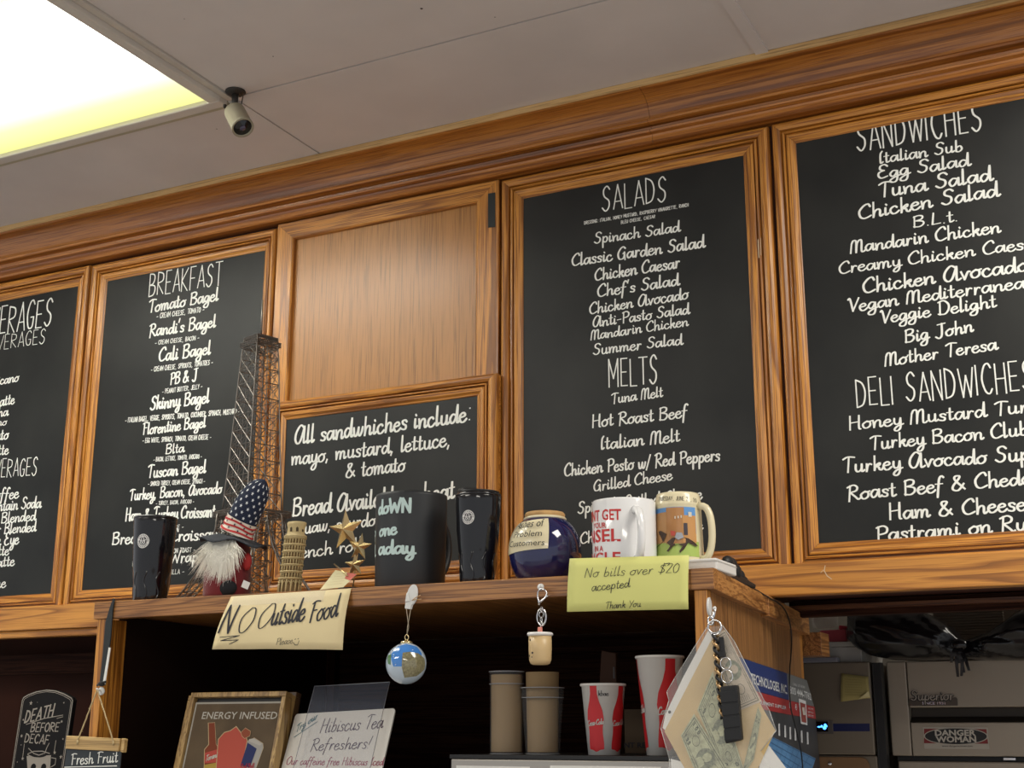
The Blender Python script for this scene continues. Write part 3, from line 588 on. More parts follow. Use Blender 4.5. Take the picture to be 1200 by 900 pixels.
# blue urn jar
Y = -.41; P = upright(639, Y); R = rad(86, P); zt = onY(640, 607, Y).z; H = zt-ZS
t = thing('ashes_jar', 'round dark blue glazed jar with cork lid and cream label', 'jar', (P.x, Y, ZS))
n_ = 18; pr = [(R*.55, 0)]
for i in range(n_+1):
    a = -.95+i/n_*(.95+.98); pr.append((R*(math.cos(a)**.8 if math.cos(a) > 0 else 0), H*.47+math.sin(a)/math.sin(.98)*H*.475))
pr[1] = (R*.60, .002)
MB().lathe((P.x, Y, ZS), pr+[(R*.55, H*.99), (R*.5, H*.99)], 56).build('jar_body', mat('cobalt_glaze', (.008, .010, .075), .08, coat=1), t)
MB().lathe((P.x, Y, ZS+H*.955), [(R*.56, 0), (R*.60, .002), (R*.59, .004), (R*.545, .006), (R*.50, .006)], 40).build('glazed_neck', CREAM, t)
MB().lathe((P.x, Y, ZS+H*.985), [(R*.50, 0), (R*.555, .003), (R*.56, .007), (R*.52, .010), (0, .011)], 40).build('cork_lid', mat('cork', (.50, .30, .12), .7, bump=.3, var=.2, bscale=600), t)
cy_ = Cyl(P.x, Y, band_rad([(r, ZS+z) for r, z in pr[1:]])); cy_.R0 = R
c0 = cy_.px(598.5, 632); c1 = cy_.px(642, 629); vt = cy_.px(620, 610)[1]; vb = cy_.px(620, 645)[1]
m = MB(); nu, nv = 14, 10; vs = []
for j in range(nv+1):
    for i in range(nu+1):
        a, b = i/nu, j/nv; cut = .0
        uu = c0[0]+(c1[0]-c0[0])*a+.06*R*b; vv = vb+(vt-vb)*b+.10*(vt-vb)*(a-.5)
        vs.append(cy_.w(uu, vv, .0012))
m.add(vs, [(j*(nu+1)+i, j*(nu+1)+i+1, (j+1)*(nu+1)+i+1, (j+1)*(nu+1)+i) for j in range(nv) for i in range(nu)], True)
lab_ = m.build('label', CREAM, t)
for s_, a, b in (("Ashes of", (607, 621), (637, 617)), ("Problem", (605, 631), (635, 628.5)), ("Customers", (600.5, 642), (638, 639.5))):
    ftext(MB(), cy_, s_, a, b, 7, .12, .004, d=.0055).build('label_lettering', INK2, lab_)

# white mug with red print
Y = -.445; P = upright(733, Y); R = rad(76, P); H = onY(733, 588.5, Y).z-ZS
t = thing('white_mug', 'white ceramic mug printed with bold red capitals', 'mug', (P.x, Y, ZS))
pr = [(R*.93, 0), (R*.99, .004), (R, .01), (R, H-.002), (R*.985, H), (R*.95, H-.001), (R*.94, H*.9), (R*.93, .01), (0, .01)]
MB().lathe((P.x, Y, ZS), pr, 64).build('cup_body', WHITE, t)
def handle(cx, cy, R, zc, hh, out, ang, r, mat_, parent, wide=1.0):
    d = V((math.cos(ang), math.sin(ang), 0)); base = V((cx, cy, zc))+d*R*.93; pts = []
    for i in range(17):
        a = math.pi*i/16; k = abs(math.sin(a))**.6
        pts.append(base+d*out*k+V((0, 0, hh*math.cos(a))))
    m = MB(); m.tube(pts, [r*(1.15 if i in (0, 16) else 1) for i in range(17)], 10); m.build('handle', mat_, parent)
handle(P.x, Y, R, ZS+H*.50, H*.33, .030, math.radians(-48), .0065, WHITE, t)
cy_ = Cyl(P.x, Y, R); cy_.R0 = R
RP = mat('red_mug_print', (.55, .03, .03), .35)
for s_, a, b, h in (("DONT GET", (693.2, 612), (728, 609), 13), ("YOUR", (696, 619.5), (710.5, 618.5), 6.5), ("TINSEL", (693.4, 636.5), (727.5, 634), 15), ("IN A", (697.5, 646.5), (707, 645.8), 6.5), ("TANGLE", (693.4, 661), (727.5, 659.5), 13)):
    A, B = cy_.px(*a), cy_.px(*b); L = B[0]-A[0]
    if s_ == "DONT GET": A = (A[0]-L*.22, A[1])
    if s_ == "TINSEL": A = (A[0]-L*.45, A[1])
    if s_ == "TANGLE": A = (A[0]-L*.5, A[1])
    ftext(MB(), cy_, s_, A, B, h*mpp(P), 0, .022, d=.0005, uv=True).build('lettering', RP, t)

# stein with racing picture
Y = -.396; P = onY(796.5, 655, Y); zb = ZS+.0185; R = rad(58, P); H = onY(795, 580, Y).z-zb
t = thing('picture_stein', 'cream beer stein with a picture of a racing horse and brick building', 'mug', (P.x, Y, zb))
pr = [(R*.98, 0), (R*1.0, .003), (R*.985, H*.12), (R*.93, H*.80), (R*.955, H*.82), (R*.96, H*.845), (R*.93, H*.87), (R*.90, H*.96), (R*.86, H), (R*.8, H*1.0), (R*.78, H*.9), (0, .02)]
MB().lathe((P.x, Y, zb), pr, 56).build('cup_body', CREAM, t)
handle(P.x, Y, R, zb+H*.44, H*.37, .022, math.radians(-8), .0058, CREAM, t)
cy_ = Cyl(P.x, Y, band_rad([(r, zb+z) for r, z in pr[1:9]])); cy_.R0 = R
def cyq(*pts): return [cy_.px(*q) for q in pts]
def cpatch(name, x0, x1, y0, y1, col, d):
    A = cy_.px((x0+x1)/2, y0); B = cy_.px((x0+x1)/2, y1); u0 = cy_.px(x0, (y0+y1)/2)[0]; u1 = cy_.px(x1, (y0+y1)/2)[0]
    MB().patch(cy_, u0, u1, B[1], A[1], d, 10, 8).build(name, mat('print_'+name, col, .35), t)
cpatch('sky_print', 765, 815, 594, 625, (.12, .30, .62), .0004)
cpatch('grass_print', 766, 819, 634, 652, (.38, .50, .12), .0005)
cpatch('building_print', 781, 802, 594.5, 637, (.42, .20, .07), .0008)
cpatch('tower_print', 800, 815, 604, 636, (.55, .28, .10), .0010)
cpatch('window_print', 801, 805.5, 613, 627, (.06, .05, .06), .0014)
cpatch('low_wall_print', 767, 783, 601, 637, (.50, .27, .11), .0007)
m = MB()
for a, b in (((790.5, 605), (792, 608)), ((794, 604.6), (795.5, 607.5)), ((797.4, 604), (798.8, 607)), ((806, 600), (810, 606))):
    m.patch(cy_, cy_.px(a[0], a[1])[0], cy_.px(b[0], b[1])[0], cy_.px(*b)[1], cy_.px(*a)[1], .0016, 2, 2)
m.build('small_window_print', mat('print_pale', (.65, .6, .5), .4), t)
m = MB()
for poly in ([(782, 636), (788, 630.5), (797, 629), (806, 631), (812, 635), (817, 640), (814, 640.5), (806, 636), (802, 643), (797, 648), (796, 646), (800, 640), (795, 638), (789, 640), (784, 647), (782, 646), (786, 640)],
             [(768, 628), (775, 622), (782, 626), (779, 634), (772, 640), (767, 648), (766, 640)]):
    m.ngon(cy_, cyq(*poly), .0022)
m.build('horse_print', mat('print_horse', (.05, .025, .015), .4), t)
m = MB().fan(cy_, cyq((793, 624), (799, 624.5), (801, 630), (795, 633), (791, 630)), .0024); m.build('jockey_print', mat('print_grey', (.35, .36, .40), .4), t)
m = MB().fan(cy_, cyq((786, 622), (792, 623), (791, 628), (787, 628)), .0024); m.build('jockey_print', mat('print_red', (.5, .08, .06), .4), t)
pen(MB(), cy_, "THURSDAY, JUNE 23, 20", (772, 587.5), (817, 589), 4.5, 'print', 2.2, 0, 0, 0, d=.0006).build('rim_lettering', INK2, t)
# white box under the stein
b0 = onZ(830.5, 661.5, ZS)
t = thing('white_block', 'small flat white box under the picture stein', 'box', (-.665, -.43, ZS))
MB().box((-.735, -.472, ZS), (-.636, -.375, ZS+.018)).build('box_body', mat('white_plastic', (.74, .73, .70), .4), t, rim=.002)
MB().box((-.7355, -.4725, ZS+.013), (-.6355, -.3745, ZS+.0145)).build('lid_seam', mat('grey_seam', (.5, .49, .46), .5), t)
# black clamp on the shelf edge
t = thing('cable_clamp', 'lumpy black plastic clamp on the shelf corner behind the stein', 'clamp', (-.67, -.24, ZS))
m = MB()
for i, (yy, zz, r) in enumerate(((-.345, .024, .0135), (-.315, .026, .012), (-.285, .019, .0125), (-.25, .015, .011), (-.215, .010, .009))):
    m = MB().ball((sx_(yy)-.010, yy, ZS+zz), r, (.75, 1.25, 1.0), 14, 8); m.build('clamp_segment', BLACK, t)
m = MB().hexa([(sx_(-.25)-.020, -.355, ZS+.0002), (sx_(-.25)-.001, -.355, ZS+.0002), (sx_(-.25)-.001, -.19, ZS+.0002), (sx_(-.25)-.020, -.19, ZS+.0002), (sx_(-.25)-.018, -.352, ZS+.020), (sx_(-.25)-.001, -.352, ZS+.020), (sx_(-.25)-.001, -.19, ZS+.007), (sx_(-.25)-.018, -.19, ZS+.007)]); m.build('clamp_base', BLACK, t, rim=.002)

# tower of wire lattice
Y = -.27; Pb = upright(290, Y); cx = Pb.x
mp_ = mpp(Pb)
def zpx(y): return onY(300, y, Y).z
lv = [(600, 31), (580, 30), (560, 28.5), (542, 27), (524, 26), (506, 25), (488, 24), (470, 23), (452, 22), (436, 21), (422, 20), (410, 19), (399, 18)]
t = thing('lattice_tower', 'tall dark wire lattice tower with thin mast on four splayed legs', 'tower', (cx, Y, ZS))
WIRE = mat('dark_wire', (.22, .20, .18), .35, .8)
A0 = math.radians(-63); dirs = [V((math.cos(A0+k*math.pi/2), math.sin(A0+k*math.pi/2), 0)) for k in range(4)]
C0 = V((cx, Y, 0))
lvw = [(zpx(y), r*1.14*mp_) for y, r in lv]
def corner(k, z, r): return C0+dirs[k % 4]*r+V((0, 0, z))
for k in range(4):
    m = MB()
    m.tube([corner(k, z, r) for z, r in lvw], .0016, 5)
    for i, (z, r) in enumerate(lvw):
        a, b = corner(k, z, r), corner(k+1, z, r); m.tube([a, b], .0011, 4, smooth=False)
        if i < len(lvw)-1:
            z2, r2 = lvw[i+1]; a2, b2 = corner(k, z2, r2), corner(k+1, z2, r2); q1, q2 = (a+b)/2, (a2+b2)/2
            for s0, s1 in ((a, q2), (b, q2), (q1, a2), (q1, b2)): m.tube([s0, s1], .0008, 4, smooth=False)
            m.tube([q1, q2], .0009, 4, smooth=False)
            for f in (.25, .75): m.tube([a.lerp(b, f), a2.lerp(b2, f)], .0006, 4, smooth=False)
    m.build('lattice_face', WIRE, t)
def platform(name, z, r, h, ring=3):
    m = MB()
    for j in range(ring):
        zz = z+h*j/(ring-1)
        for k in range(4): m.tube([corner(k, zz, r), corner(k+1, zz, r)], .0013, 4, smooth=False)
    for k in range(4):
        a, b = corner(k, z, r), corner(k+1, z, r)
        for i in range(7): q_ = a.lerp(b, i/6); m.tube([q_, q_+V((0, 0, h))], .0007, 4, smooth=False)
    m.build(name, WIRE, t)
platform('lower_platform', zpx(606), 47*mp_, .010, 4); platform('top_platform', zpx(408), 25*mp_, .008, 3); platform('upper_gallery', zpx(400), 21*mp_, .004, 2)
platform('top_cap', zpx(399), 14*mp_, .006, 3)
zt = zpx(395); zm = zpx(353)
m = MB().tube([C0+V((0, 0, zt)), C0+V((-.001, 0, zm))], .0017, 5)
for i in range(8): m.tube([C0+V((-.003, 0, zt+(zm-zt)*i/12)), C0+V((.003, 0, zt+(zm-zt)*(i+.4)/12))], .0006, 4)
m.build('mast', WIRE, t)
for k in range(4):
    m = MB(); zj = zpx(604); zr = zj-ZS-.001
    def P_(f, s, inn):                                      # f 0 top -> 1 foot ; s side ; inn inner chord
        r = (38+52*f**2.0-(17 if inn else 0)*(1-.25*f))*mp_; z = ZS+.0016+zr*(1-f)**(1.0)
        side = V((-dirs[k].y, dirs[k].x, 0)); return C0+dirs[k]*r+side*s*(9.0+5*(1-f))*mp_+V((0, 0, z))
    N_ = 6
    for s_, inn in ((-1, 0), (1, 0), (-1, 1), (1, 1)): m.tube([P_(i/N_, s_, inn) for i in range(N_+1)], .0017, 5)
    for i in range(N_+1):
        f = i/N_; c4 = [P_(f, -1, 0), P_(f, 1, 0), P_(f, 1, 1), P_(f, -1, 1)]
        for j in range(4): m.tube([c4[j], c4[(j+1) % 4]], .001, 4, smooth=False)
        if i < N_:
            f2 = (i+1)/N_; d4 = [P_(f2, -1, 0), P_(f2, 1, 0), P_(f2, 1, 1), P_(f2, -1, 1)]
            for j in range(4): m.tube([c4[j], d4[(j+1) % 4]], .0009, 4, smooth=False); m.tube([c4[(j+1) % 4], d4[j]], .0009, 4, smooth=False)
    m.build('leg', WIRE, t)
m = MB()                                                   # inner lattice core seen between the legs
for k in range(4):
    for i in range(6):
        z0 = ZS+.002+(zpx(604)-ZS-.002)*i/6; z1 = ZS+.002+(zpx(604)-ZS-.002)*(i+1)/6
        a, b, c, d = corner(k, z0, 24*mp_), corner(k+1, z0, 24*mp_), corner(k, z1, 27*mp_), corner(k+1, z1, 27*mp_)
        for s0, s1 in ((a, d), (b, c), (a, b), (a, c)): m.tube([s0, s1], .0009, 4, smooth=False)
m.build('lattice_core', WIRE, t)

# gnome
Y = -.445; P = upright(265, Y); q = mpp(P)
t = thing('gnome_figure', 'bearded gnome doll in a tall starred hat with striped band', 'figurine', (P.x, Y, ZS))
REDF = mat('dark_red_felt', (.16, .010, .014), .9, bump=.4, bscale=400, sheen=.3); NAVY = mat('navy_felt', (.012, .018, .042), .9, bump=.3, bscale=500)
def gp(x, y, dy=0): return onY(x, y, Y+dy)
hb = gp(265, 632).z-ZS
MB().lathe((P.x, Y, ZS), [(25*q, 0), (27*q, .006), (27*q, hb*.5), (25*q, hb*.85), (20*q, hb*.98), (0, hb*1.0)], 36).build('body', REDF, t)
MB().ball(V((gp(266, 690, -.030).x, Y-.030, ZS+11*q*.85+.0005)), 11*q, (1.25, .6, .85)).build('shoe', mat('black_felt', (.01, .01, .012), .9), t)
MB().ball(gp(289.5, 658, -.004), 7*q, (.8, .8, 1.5)).build('mitten', mat('red_felt', (.42, .03, .03), .85), t)
# hat
def hatpt(s_): return gp(276+(s_)*25+8*s_*s_, 628-64*s_, 0)
hr = [(0, 22), (.12, 18.5), (.3, 19), (.5, 19), (.68, 18), (.84, 15), (.94, 11), (1.0, 5.5), (1.03, .5)]
m = MB(); N = 28; vs = []
bt = []
for s_, r in hr:
    c = hatpt(s_); d1 = (hatpt(s_+.02)-hatpt(s_-.02)).normalized(); a = d1.cross(V((0, 1, 0))).normalized(); b = d1.cross(a); bt.append((c, a, b, r*q))
def ring(i): c, a, b, r = bt[i]; return [c+(a*math.cos(2*math.pi*k/N)+b*math.sin(2*math.pi*k/N)*.85)*r for k in range(N)]
for i in range(1, len(hr)): vs += ring(i)
m.add(vs, [(j*N+k, j*N+(k+1) % N, (j+1)*N+(k+1) % N, (j+1)*N+k) for j in range(len(hr)-2) for k in range(N)], True); hatO = m.build('hat', NAVY, t)
class Hat:
    def w(s, u, v, d=0):                                    # u angle, v along the hat 0..1
        i = 0
        while i < len(hr)-2 and hr[i+1][0] < v: i += 1
        f = (v-hr[i][0])/(hr[i+1][0]-hr[i][0]); c0, a0, b0, r0 = bt[i]; c1, a1, b1, r1 = bt[i+1]
        c = c0.lerp(c1, f); a = a0.lerp(a1, f); b = b0.lerp(b1, f); r = r0+(r1-r0)*f+d
        return c+(a*math.cos(u)+b*math.sin(u)*.85)*r
hat = Hat()
# find the angle that faces the camera
fa = max(range(72), key=lambda k: (hat.w(k*math.pi/36, .5, .01)-hat.w(k*math.pi/36, .5, 0)).normalized().dot((CAM-hat.w(0, .5)).normalized()))*math.pi/36
sg = 1 if (hat.w(fa+.3, .5)-hat.w(fa, .5)).dot(RT) > 0 else -1
m = MB()
for r_ in range(8):
    for c_ in range(-3, 4):
        v = .36+.085*r_; u = fa+sg*(c_*.52+(.26 if r_ % 2 else 0))
        if v > .97: continue
        m.fan(type('X', (), {'w': staticmethod(lambda a, b, d: hat.w(u+sg*a/ (18*q), v+b/.085, d))})(), starpoly((0, 0), .0029), .0012)
m.build('white_star', mat('white_felt', (.72, .74, .76), .8), hatO)
m = MB(); m.patch(type('X', (), {'w': staticmethod(lambda a, b, d: hat.w(a, b, d))})(), 0, 2*math.pi, .045, .30, .0022, 36, 6).build('hat_band', mat('cream_band', (.75, .68, .58), .8), hatO)
for v in (.085, .165, .245):
    MB().patch(type('X', (), {'w': staticmethod(lambda a, b, d: hat.w(a, b+.016*math.sin(a*3+v*9), d))})(), 0, 2*math.pi, v-.017, v+.017, .0030, 48, 1).build('red_stripe', mat('red_stripe', (.50, .035, .035), .8), hatO)
m = MB()
for r_, v in enumerate((.125, .205, .275)):
    for c_ in range(-2, 3):
        u = fa+sg*(c_*.62+(.3 if r_ % 2 else 0)); m.fan(type('X', (), {'w': staticmethod(lambda a, b, d: hat.w(u+sg*a/(18*q), v+b/.085, d))})(), starpoly((0, 0), .0022), .0036)
m.build('navy_star', NAVY, hatO)
# brim
m = MB(); c, a, b, r = bt[0]; c = c+V((-.004, 0, 0)); vs = []; K = 5
for j in range(K):
    for k in range(N):
        an = 2*math.pi*k/N; rr = (17+j*6.0)*q; dz = -.004*j*.5-.010*(j/4)*max(0, math.cos(an*1.0+2.6))+.004*math.sin(an*5)*(j/4)
        vs.append(V((c.x, c.y, c.z))+V((math.cos(an)*rr*1.0, math.sin(an)*rr*.9, dz-.0+.010*math.sin(an)*0-.42*math.cos(an)*rr*.55)))
vs2 = [p_-V((0, 0, .0022)) for p_ in vs]
m.add(vs+vs2, [(j*N+k, j*N+(k+1) % N, (j+1)*N+(k+1) % N, (j+1)*N+k) for j in range(K-1) for k in range(N)]+[(K*N+j*N+k, K*N+(j+1)*N+k, K*N+(j+1)*N+(k+1) % N, K*N+j*N+(k+1) % N) for j in range(K-1) for k in range(N)]+[((K-1)*N+k, (K-1)*N+(k+1) % N, K*N+(K-1)*N+(k+1) % N, K*N+(K-1)*N+k) for k in range(N)], True)
m.build('hat_brim', mat('grey_felt', (.035, .04, .05), .9, bump=.3, bscale=400), hatO)
# beard: separate strands
m = MB(); rb_ = random.Random(3)
for i in range(1500):
    x0 = 261+rb_.gauss(0, 6.5); x0 = min(max(x0, 246), 276); y0 = 634+rb_.uniform(-1, 8)
    ln = rb_.uniform(20, 50)*(1-.35*abs(x0-261)/18)*(1 if x0 < 272 else .8); sw = (x0-264)*.6+rb_.gauss(-5, 5)
    d0 = -.028-rb_.random()*.012
    p0 = gp(x0, y0, d0); p1 = gp(x0+sw*.6, y0+ln*.45, d0-.010); p2 = gp(x0+sw*1.15-1, y0+ln, d0-.002+rb_.uniform(-.004, .006))
    wd_ = q*rb_.uniform(.25, .55); sd = RT*wd_
    m.add([p0-sd, p0+sd, p1+sd, p1-sd, p2+sd*.15, p2-sd*.15], [(0, 1, 2, 3), (3, 2, 4, 5)])
bo = m.build('beard', mat('white_fur', (.93, .90, .80), .75, sheen=.4), t); bo['kind'] = 'stuff'
MB().ball(gp(260, 643, -.020), 12.5*q, (1.0, .6, 1.25)).build('beard_base', mat('fur_base', (.50, .47, .40), .9), t)
pl = Plane(gp(284, 684, -.03), V((1, .25, -.42)), V((.35, .1, 1)))
MB().slab(pl, [(0, -.006), (.014, -.006), (.014, .007), (0, .007)], 0, .0004).build('cloth_tag', PAPERW, t)

# leaning tower
Y = -.44; P = upright(338, Y); q = mpp(P)
t = thing('leaning_tower', 'small cream model of a round arcaded bell tower', 'figurine', (P.x, Y, ZS))
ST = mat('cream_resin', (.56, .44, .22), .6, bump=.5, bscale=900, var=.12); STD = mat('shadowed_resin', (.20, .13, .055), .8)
zt = onY(340, 613, Y).z; H = zt-ZS; tilt = lambda z: V((.012*(z/H), 0, 0)); core = []
def tl(c, prof_, n, name, mt):
    m = MB().lathe((P.x, Y, ZS), prof_, n); m.v = [p_+tilt(p_.z-ZS) for p_ in m.v]; return m.build(name, mt, t)
tiers = [(0, .235, 14.2)]+[(.235+i*.0925, .235+(i+1)*.0925, 13.2) for i in range(6)]
pr = [(12.4*q, 0)]
for a, b, r in tiers: pr += [(r*q*.83, a*H+.001), (r*q*.83, b*H-.0005)]
pr += [(11*q, .79*H), (9.6*q, .80*H), (9.6*q, H*.985)]
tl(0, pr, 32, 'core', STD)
for a, b, r in tiers:
    m = MB()
    for z0, z1, rr in ((b*H-.0026, b*H, r*1.03), (b*H-.0040, b*H-.0026, r*.96)): m.lathe((P.x, Y, ZS), [(r*q*.8, z0), (rr*q, z0), (rr*q, z1), (r*q*.8, z1)], 36)
    m.v = [p_+tilt(p_.z-ZS) for p_ in m.v]; m.build('gallery_ring', ST, t)
    n = 22 if a > 0 else 15; m = MB()
    for i in range(n):
        an = 2*math.pi*i/n; c = V((P.x+math.cos(an)*r*q*.92, Y+math.sin(an)*r*q*.92, ZS)); w_ = .0010 if a > 0 else .0016
        m.tube([c+V((0, 0, a*H)), c+V((0, 0, b*H-.003))], w_, 5)
        if a == 0: c2 = V((P.x+math.cos(an+math.pi/n)*r*q*.90, Y+math.sin(an+math.pi/n)*r*q*.90, ZS+b*H-.006)); m.tube([c+V((0, 0, b*H-.012)), c2, V((P.x+math.cos(an+2*math.pi/n)*r*q*.92, Y+math.sin(an+2*math.pi/n)*r*q*.92, ZS+b*H-.012))], .0013, 5)
    m.v = [p_+tilt(p_.z-ZS) for p_ in m.v]; o = m.build('column_ring', ST, t); o['kind'] = 'stuff'
tl(0, [(13.8*q, .79*H), (13.5*q, .81*H), (10.6*q, .835*H), (10.3*q, .85*H), (10.3*q, .93*H), (11.2*q, .955*H), (11.4*q, .99*H), (10.8*q, H), (9.5*q, H), (0, H*.99)], 36, 'belfry', ST)
cy_ = Cyl(P.x+.010, Y, 10.4*q); m = MB()
for a in (-.55, .15, .85): m.fan(cy_, [(10.4*q*a-.0022, ZS+.86*H), (10.4*q*a+.0022, ZS+.86*H), (10.4*q*a+.0022, ZS+.91*H), (10.4*q*a, ZS+.925*H), (10.4*q*a-.0022, ZS+.91*H)], .0006)
m.build('belfry_arch', mat('dark_arch', (.07, .045, .02), .8), t)

# gold stars
Y = -.40; P = upright(410, Y); q = mpp(P)
t = thing('star_ornament', 'three gold metal stars stacked on a small black base', 'ornament', (P.x, Y, ZS))
GOLD = mat('pale_gold', (.82, .66, .36), .25, .9)
for (x, y, R, rot) in ((405.5, 621, 25, .08), (422, 641, 17, -.15), (416, 662, 15, .05)):
    c = gp_ = onY(x, y, Y); m = MB(); pl = wallplane(Y); n = 10
    pts = starpoly((0, 0), R*q, .40, math.pi/2+rot)
    vs = [c+V((u, 0, v)) for u, v in pts]+[c+V((0, -R*q*.30, 0)), c+V((0, R*q*.30, 0))]
    m.add(vs, [(i, (i+1) % n, 10) for i in range(n)]+[((i+1) % n, i, 11) for i in range(n)]); m.build('star', GOLD, t)
MB().tube([onY(407, 628, Y+.004), onY(419, 650, Y+.004), onY(416, 668, Y+.004), V((P.x+.003, Y+.004, ZS+.012))], .0013, 6).build('stem', GOLD, t)
MB().box((P.x-.017, Y-.014, ZS), (P.x+.019, Y+.016, ZS+.013)).build('base', BLACK, t, rim=.001)
# tag leaning
Y = -.455; pl = wallplane(Y); pl = leanplane((394, 668), (376, 690), -.47)
t = thing('price_tag', 'small cream printed card with a red corner and gold stick, below the stars', 'card', pl.w(*pl.px(388, 689)))
pq = quad(pl, (375, 691), (402, 688), (418, 673), (393, 668))
pl2 = pl
MB().slab(pl2, pq, -.0006, 0).build('card', mat('cream_card', (.66, .60, .36), .6), t)
MB().slab(pl2, quad(pl2, (404, 678), (410, 680.5), (418, 673), (407, 671)), 0, .0003).build('red_corner', mat('coral_card', (.55, .12, .09), .6), t)
m = MB()
for i in range(5): line(m, pl2, [(384+i*2.7, 686-i*3.2), (401+i*2.7, 684-i*3.0)], .5)
m.build('card_lettering', mat('faint_print', (.45, .33, .18), .7), t)
MB().tube([pl.w(*pl.px(392, 662), .002), pl.w(*pl.px(401, 670), .003), pl.w(*pl.px(408, 676), .002)], .0013, 6).build('stick', GOLD, t)

# ================================================================== PAPERS AND HANGING THINGS ON THE SHELF EDGE
class Sheet:
    """a hung sheet: four photo corners on the plane y = Y, bulged towards the viewer; u, v run 0..1"""
    def __init__(s, tl, tr, br, bl, Y, bulge=.006, lift=0):
        s.c = [onY(*bl, Y-lift), onY(*br, Y-lift), onY(*tr, Y), onY(*tl, Y)]; s.b = bulge
        s.n = (s.c[1]-s.c[0]).cross(s.c[3]-s.c[0]).normalized()
        if s.n.dot(CAM-s.c[0]) < 0: s.n = -s.n
    def w(s, u, v, d=0):
        c = s.c; a = c[0].lerp(c[1], u); b = c[3].lerp(c[2], u)
        return a.lerp(b, v)+s.n*(d+s.b*math.sin(math.pi*min(max(v, 0), 1))*.6+s.b*.5*(1-v)*math.sin(math.pi*u)+s.b*.12*math.sin(u*17+v*5)*(1-v))
    def px(s, x, y):                                       # numeric inverse through the camera
        u = v = .5
        def pr(u, v):
            q_ = s.w(u, v)-CAM; z = q_.dot(FW); return (600+FPX*q_.dot(RT)/z, 450-FPX*q_.dot(UP)/z)
        for _ in range(12):
            a = pr(u, v); e = 1e-3; b = pr(u+e, v); c = pr(u, v+e)
            J = ((b[0]-a[0])/e, (c[0]-a[0])/e, (b[1]-a[1])/e, (c[1]-a[1])/e); D = J[0]*J[3]-J[1]*J[2]
            rx, ry = x-a[0], y-a[1]; u += (J[3]*rx-J[1]*ry)/D; v += (-J[2]*rx+J[0]*ry)/D
        return (u, v)
    def flat(s):
        """isotropic wrapper in metres for lettering"""
        W = (s.c[1]-s.c[0]).length; H = (s.c[3]-s.c[0]).length; o = s
        class F:
            def w(f, u, v, d=0): return o.w(u/W, v/H, d)
            def px(f, x, y): a = o.px(x, y); return (a[0]*W, a[1]*H)
        return F()
    def mesh(s, nu=14, nv=8, th=.0005):
        m = MB()
        for d, fl in ((0, 0), (-th, 1)):
            vs = [s.w(i/nu, j/nv, d) for j in range(nv+1) for i in range(nu+1)]
            fs = [(j*(nu+1)+i, j*(nu+1)+i+1, (j+1)*(nu+1)+i+1, (j+1)*(nu+1)+i) for j in range(nv) for i in range(nu)]
            m.add(vs, [f[::-1] if fl else f for f in fs], True)
        n1 = (nu+1)*(nv+1); loop = [i for i in range(nu+1)]+[j*(nu+1)+nu for j in range(1, nv+1)]+[nv*(nu+1)+i for i in range(nu-1, -1, -1)]+[j*(nu+1) for j in range(nv-1, 0, -1)]
        for a, b in zip(loop, loop[1:]+loop[:1]): m.f.append((b, a, a+n1, b+n1)); m.sm.append(False)
        return m
CLEAR = mat('clear_tape', (.9, .9, .9), .08, alpha=.16, spec=.6)
# sign 1
sh = Sheet((271, 699), (411.5, 689.5), (401, 761.5), (248.5, 761), YF-.0012, .008, .016)
t = thing('paper_sign', 'cream paper sign reading "NO Outside Food Please" taped to the shelf edge', 'sign', sh.w(.5, 0))
sh.mesh(18, 8).build('paper', mat('cream_paper', (.70, .58, .33), .65, bump=.1, bscale=30), t)
f = sh.flat()
pen(MB(), f, "N", (254, 741), (271, 742), 30, 'script', 1.5, .10, 0, .6).build('lettering', INK, t)
pen(MB(), f, "O", (276, 742), (294, 739), 28, 'script', 1.1, .10, 0, .5).build('lettering', INK, t)
pen(MB(), f, "O", (299, 738), (317, 732), 27, 'script', 1.1, .10, 0, .5).build('lettering', INK, t)
pen(MB(), f, "utside", (316, 733), (356, 727), 26, 'script', 1.9, .02, .2, .3).build('lettering', INK, t)
pen(MB(), f, "Food", (361, 730), (395, 722), 25, 'script', 1.8, .02, .2, .3).build('lettering', INK, t)
pen(MB(), f, "Please", (323, 756), (343, 754), 8, weight=1.5, slant=.1).build('lettering', INK, t)
m = MB(); line(m, f, [(258, 747), (281, 745)], .9, .0009); line(m, f, [(281, 745), (259, 751)], .9, .00095); line(m, f, [(259, 751), (280, 750)], .9, .001); line(m, f, [(280, 750), (269, 755)], .9, .00105)
line(m, f, [(344, 753), (346, 756), (349, 756), (351, 751)], .8, .0009); line(m, f, [(346, 749.5), (346.8, 749)], 1, .0009); line(m, f, [(349.5, 749), (350.3, 748.5)], 1, .0009)
m.build('underline', INK, t)
MB().add([sh.w(u, v, .0007+(.001 if v > 1 else 0)) for u, v in ((.03, .80), (.80, .80), (.80, .99), (.03, .99))], [(0, 1, 2, 3)]).build('clear_tape_strip', CLEAR, t)
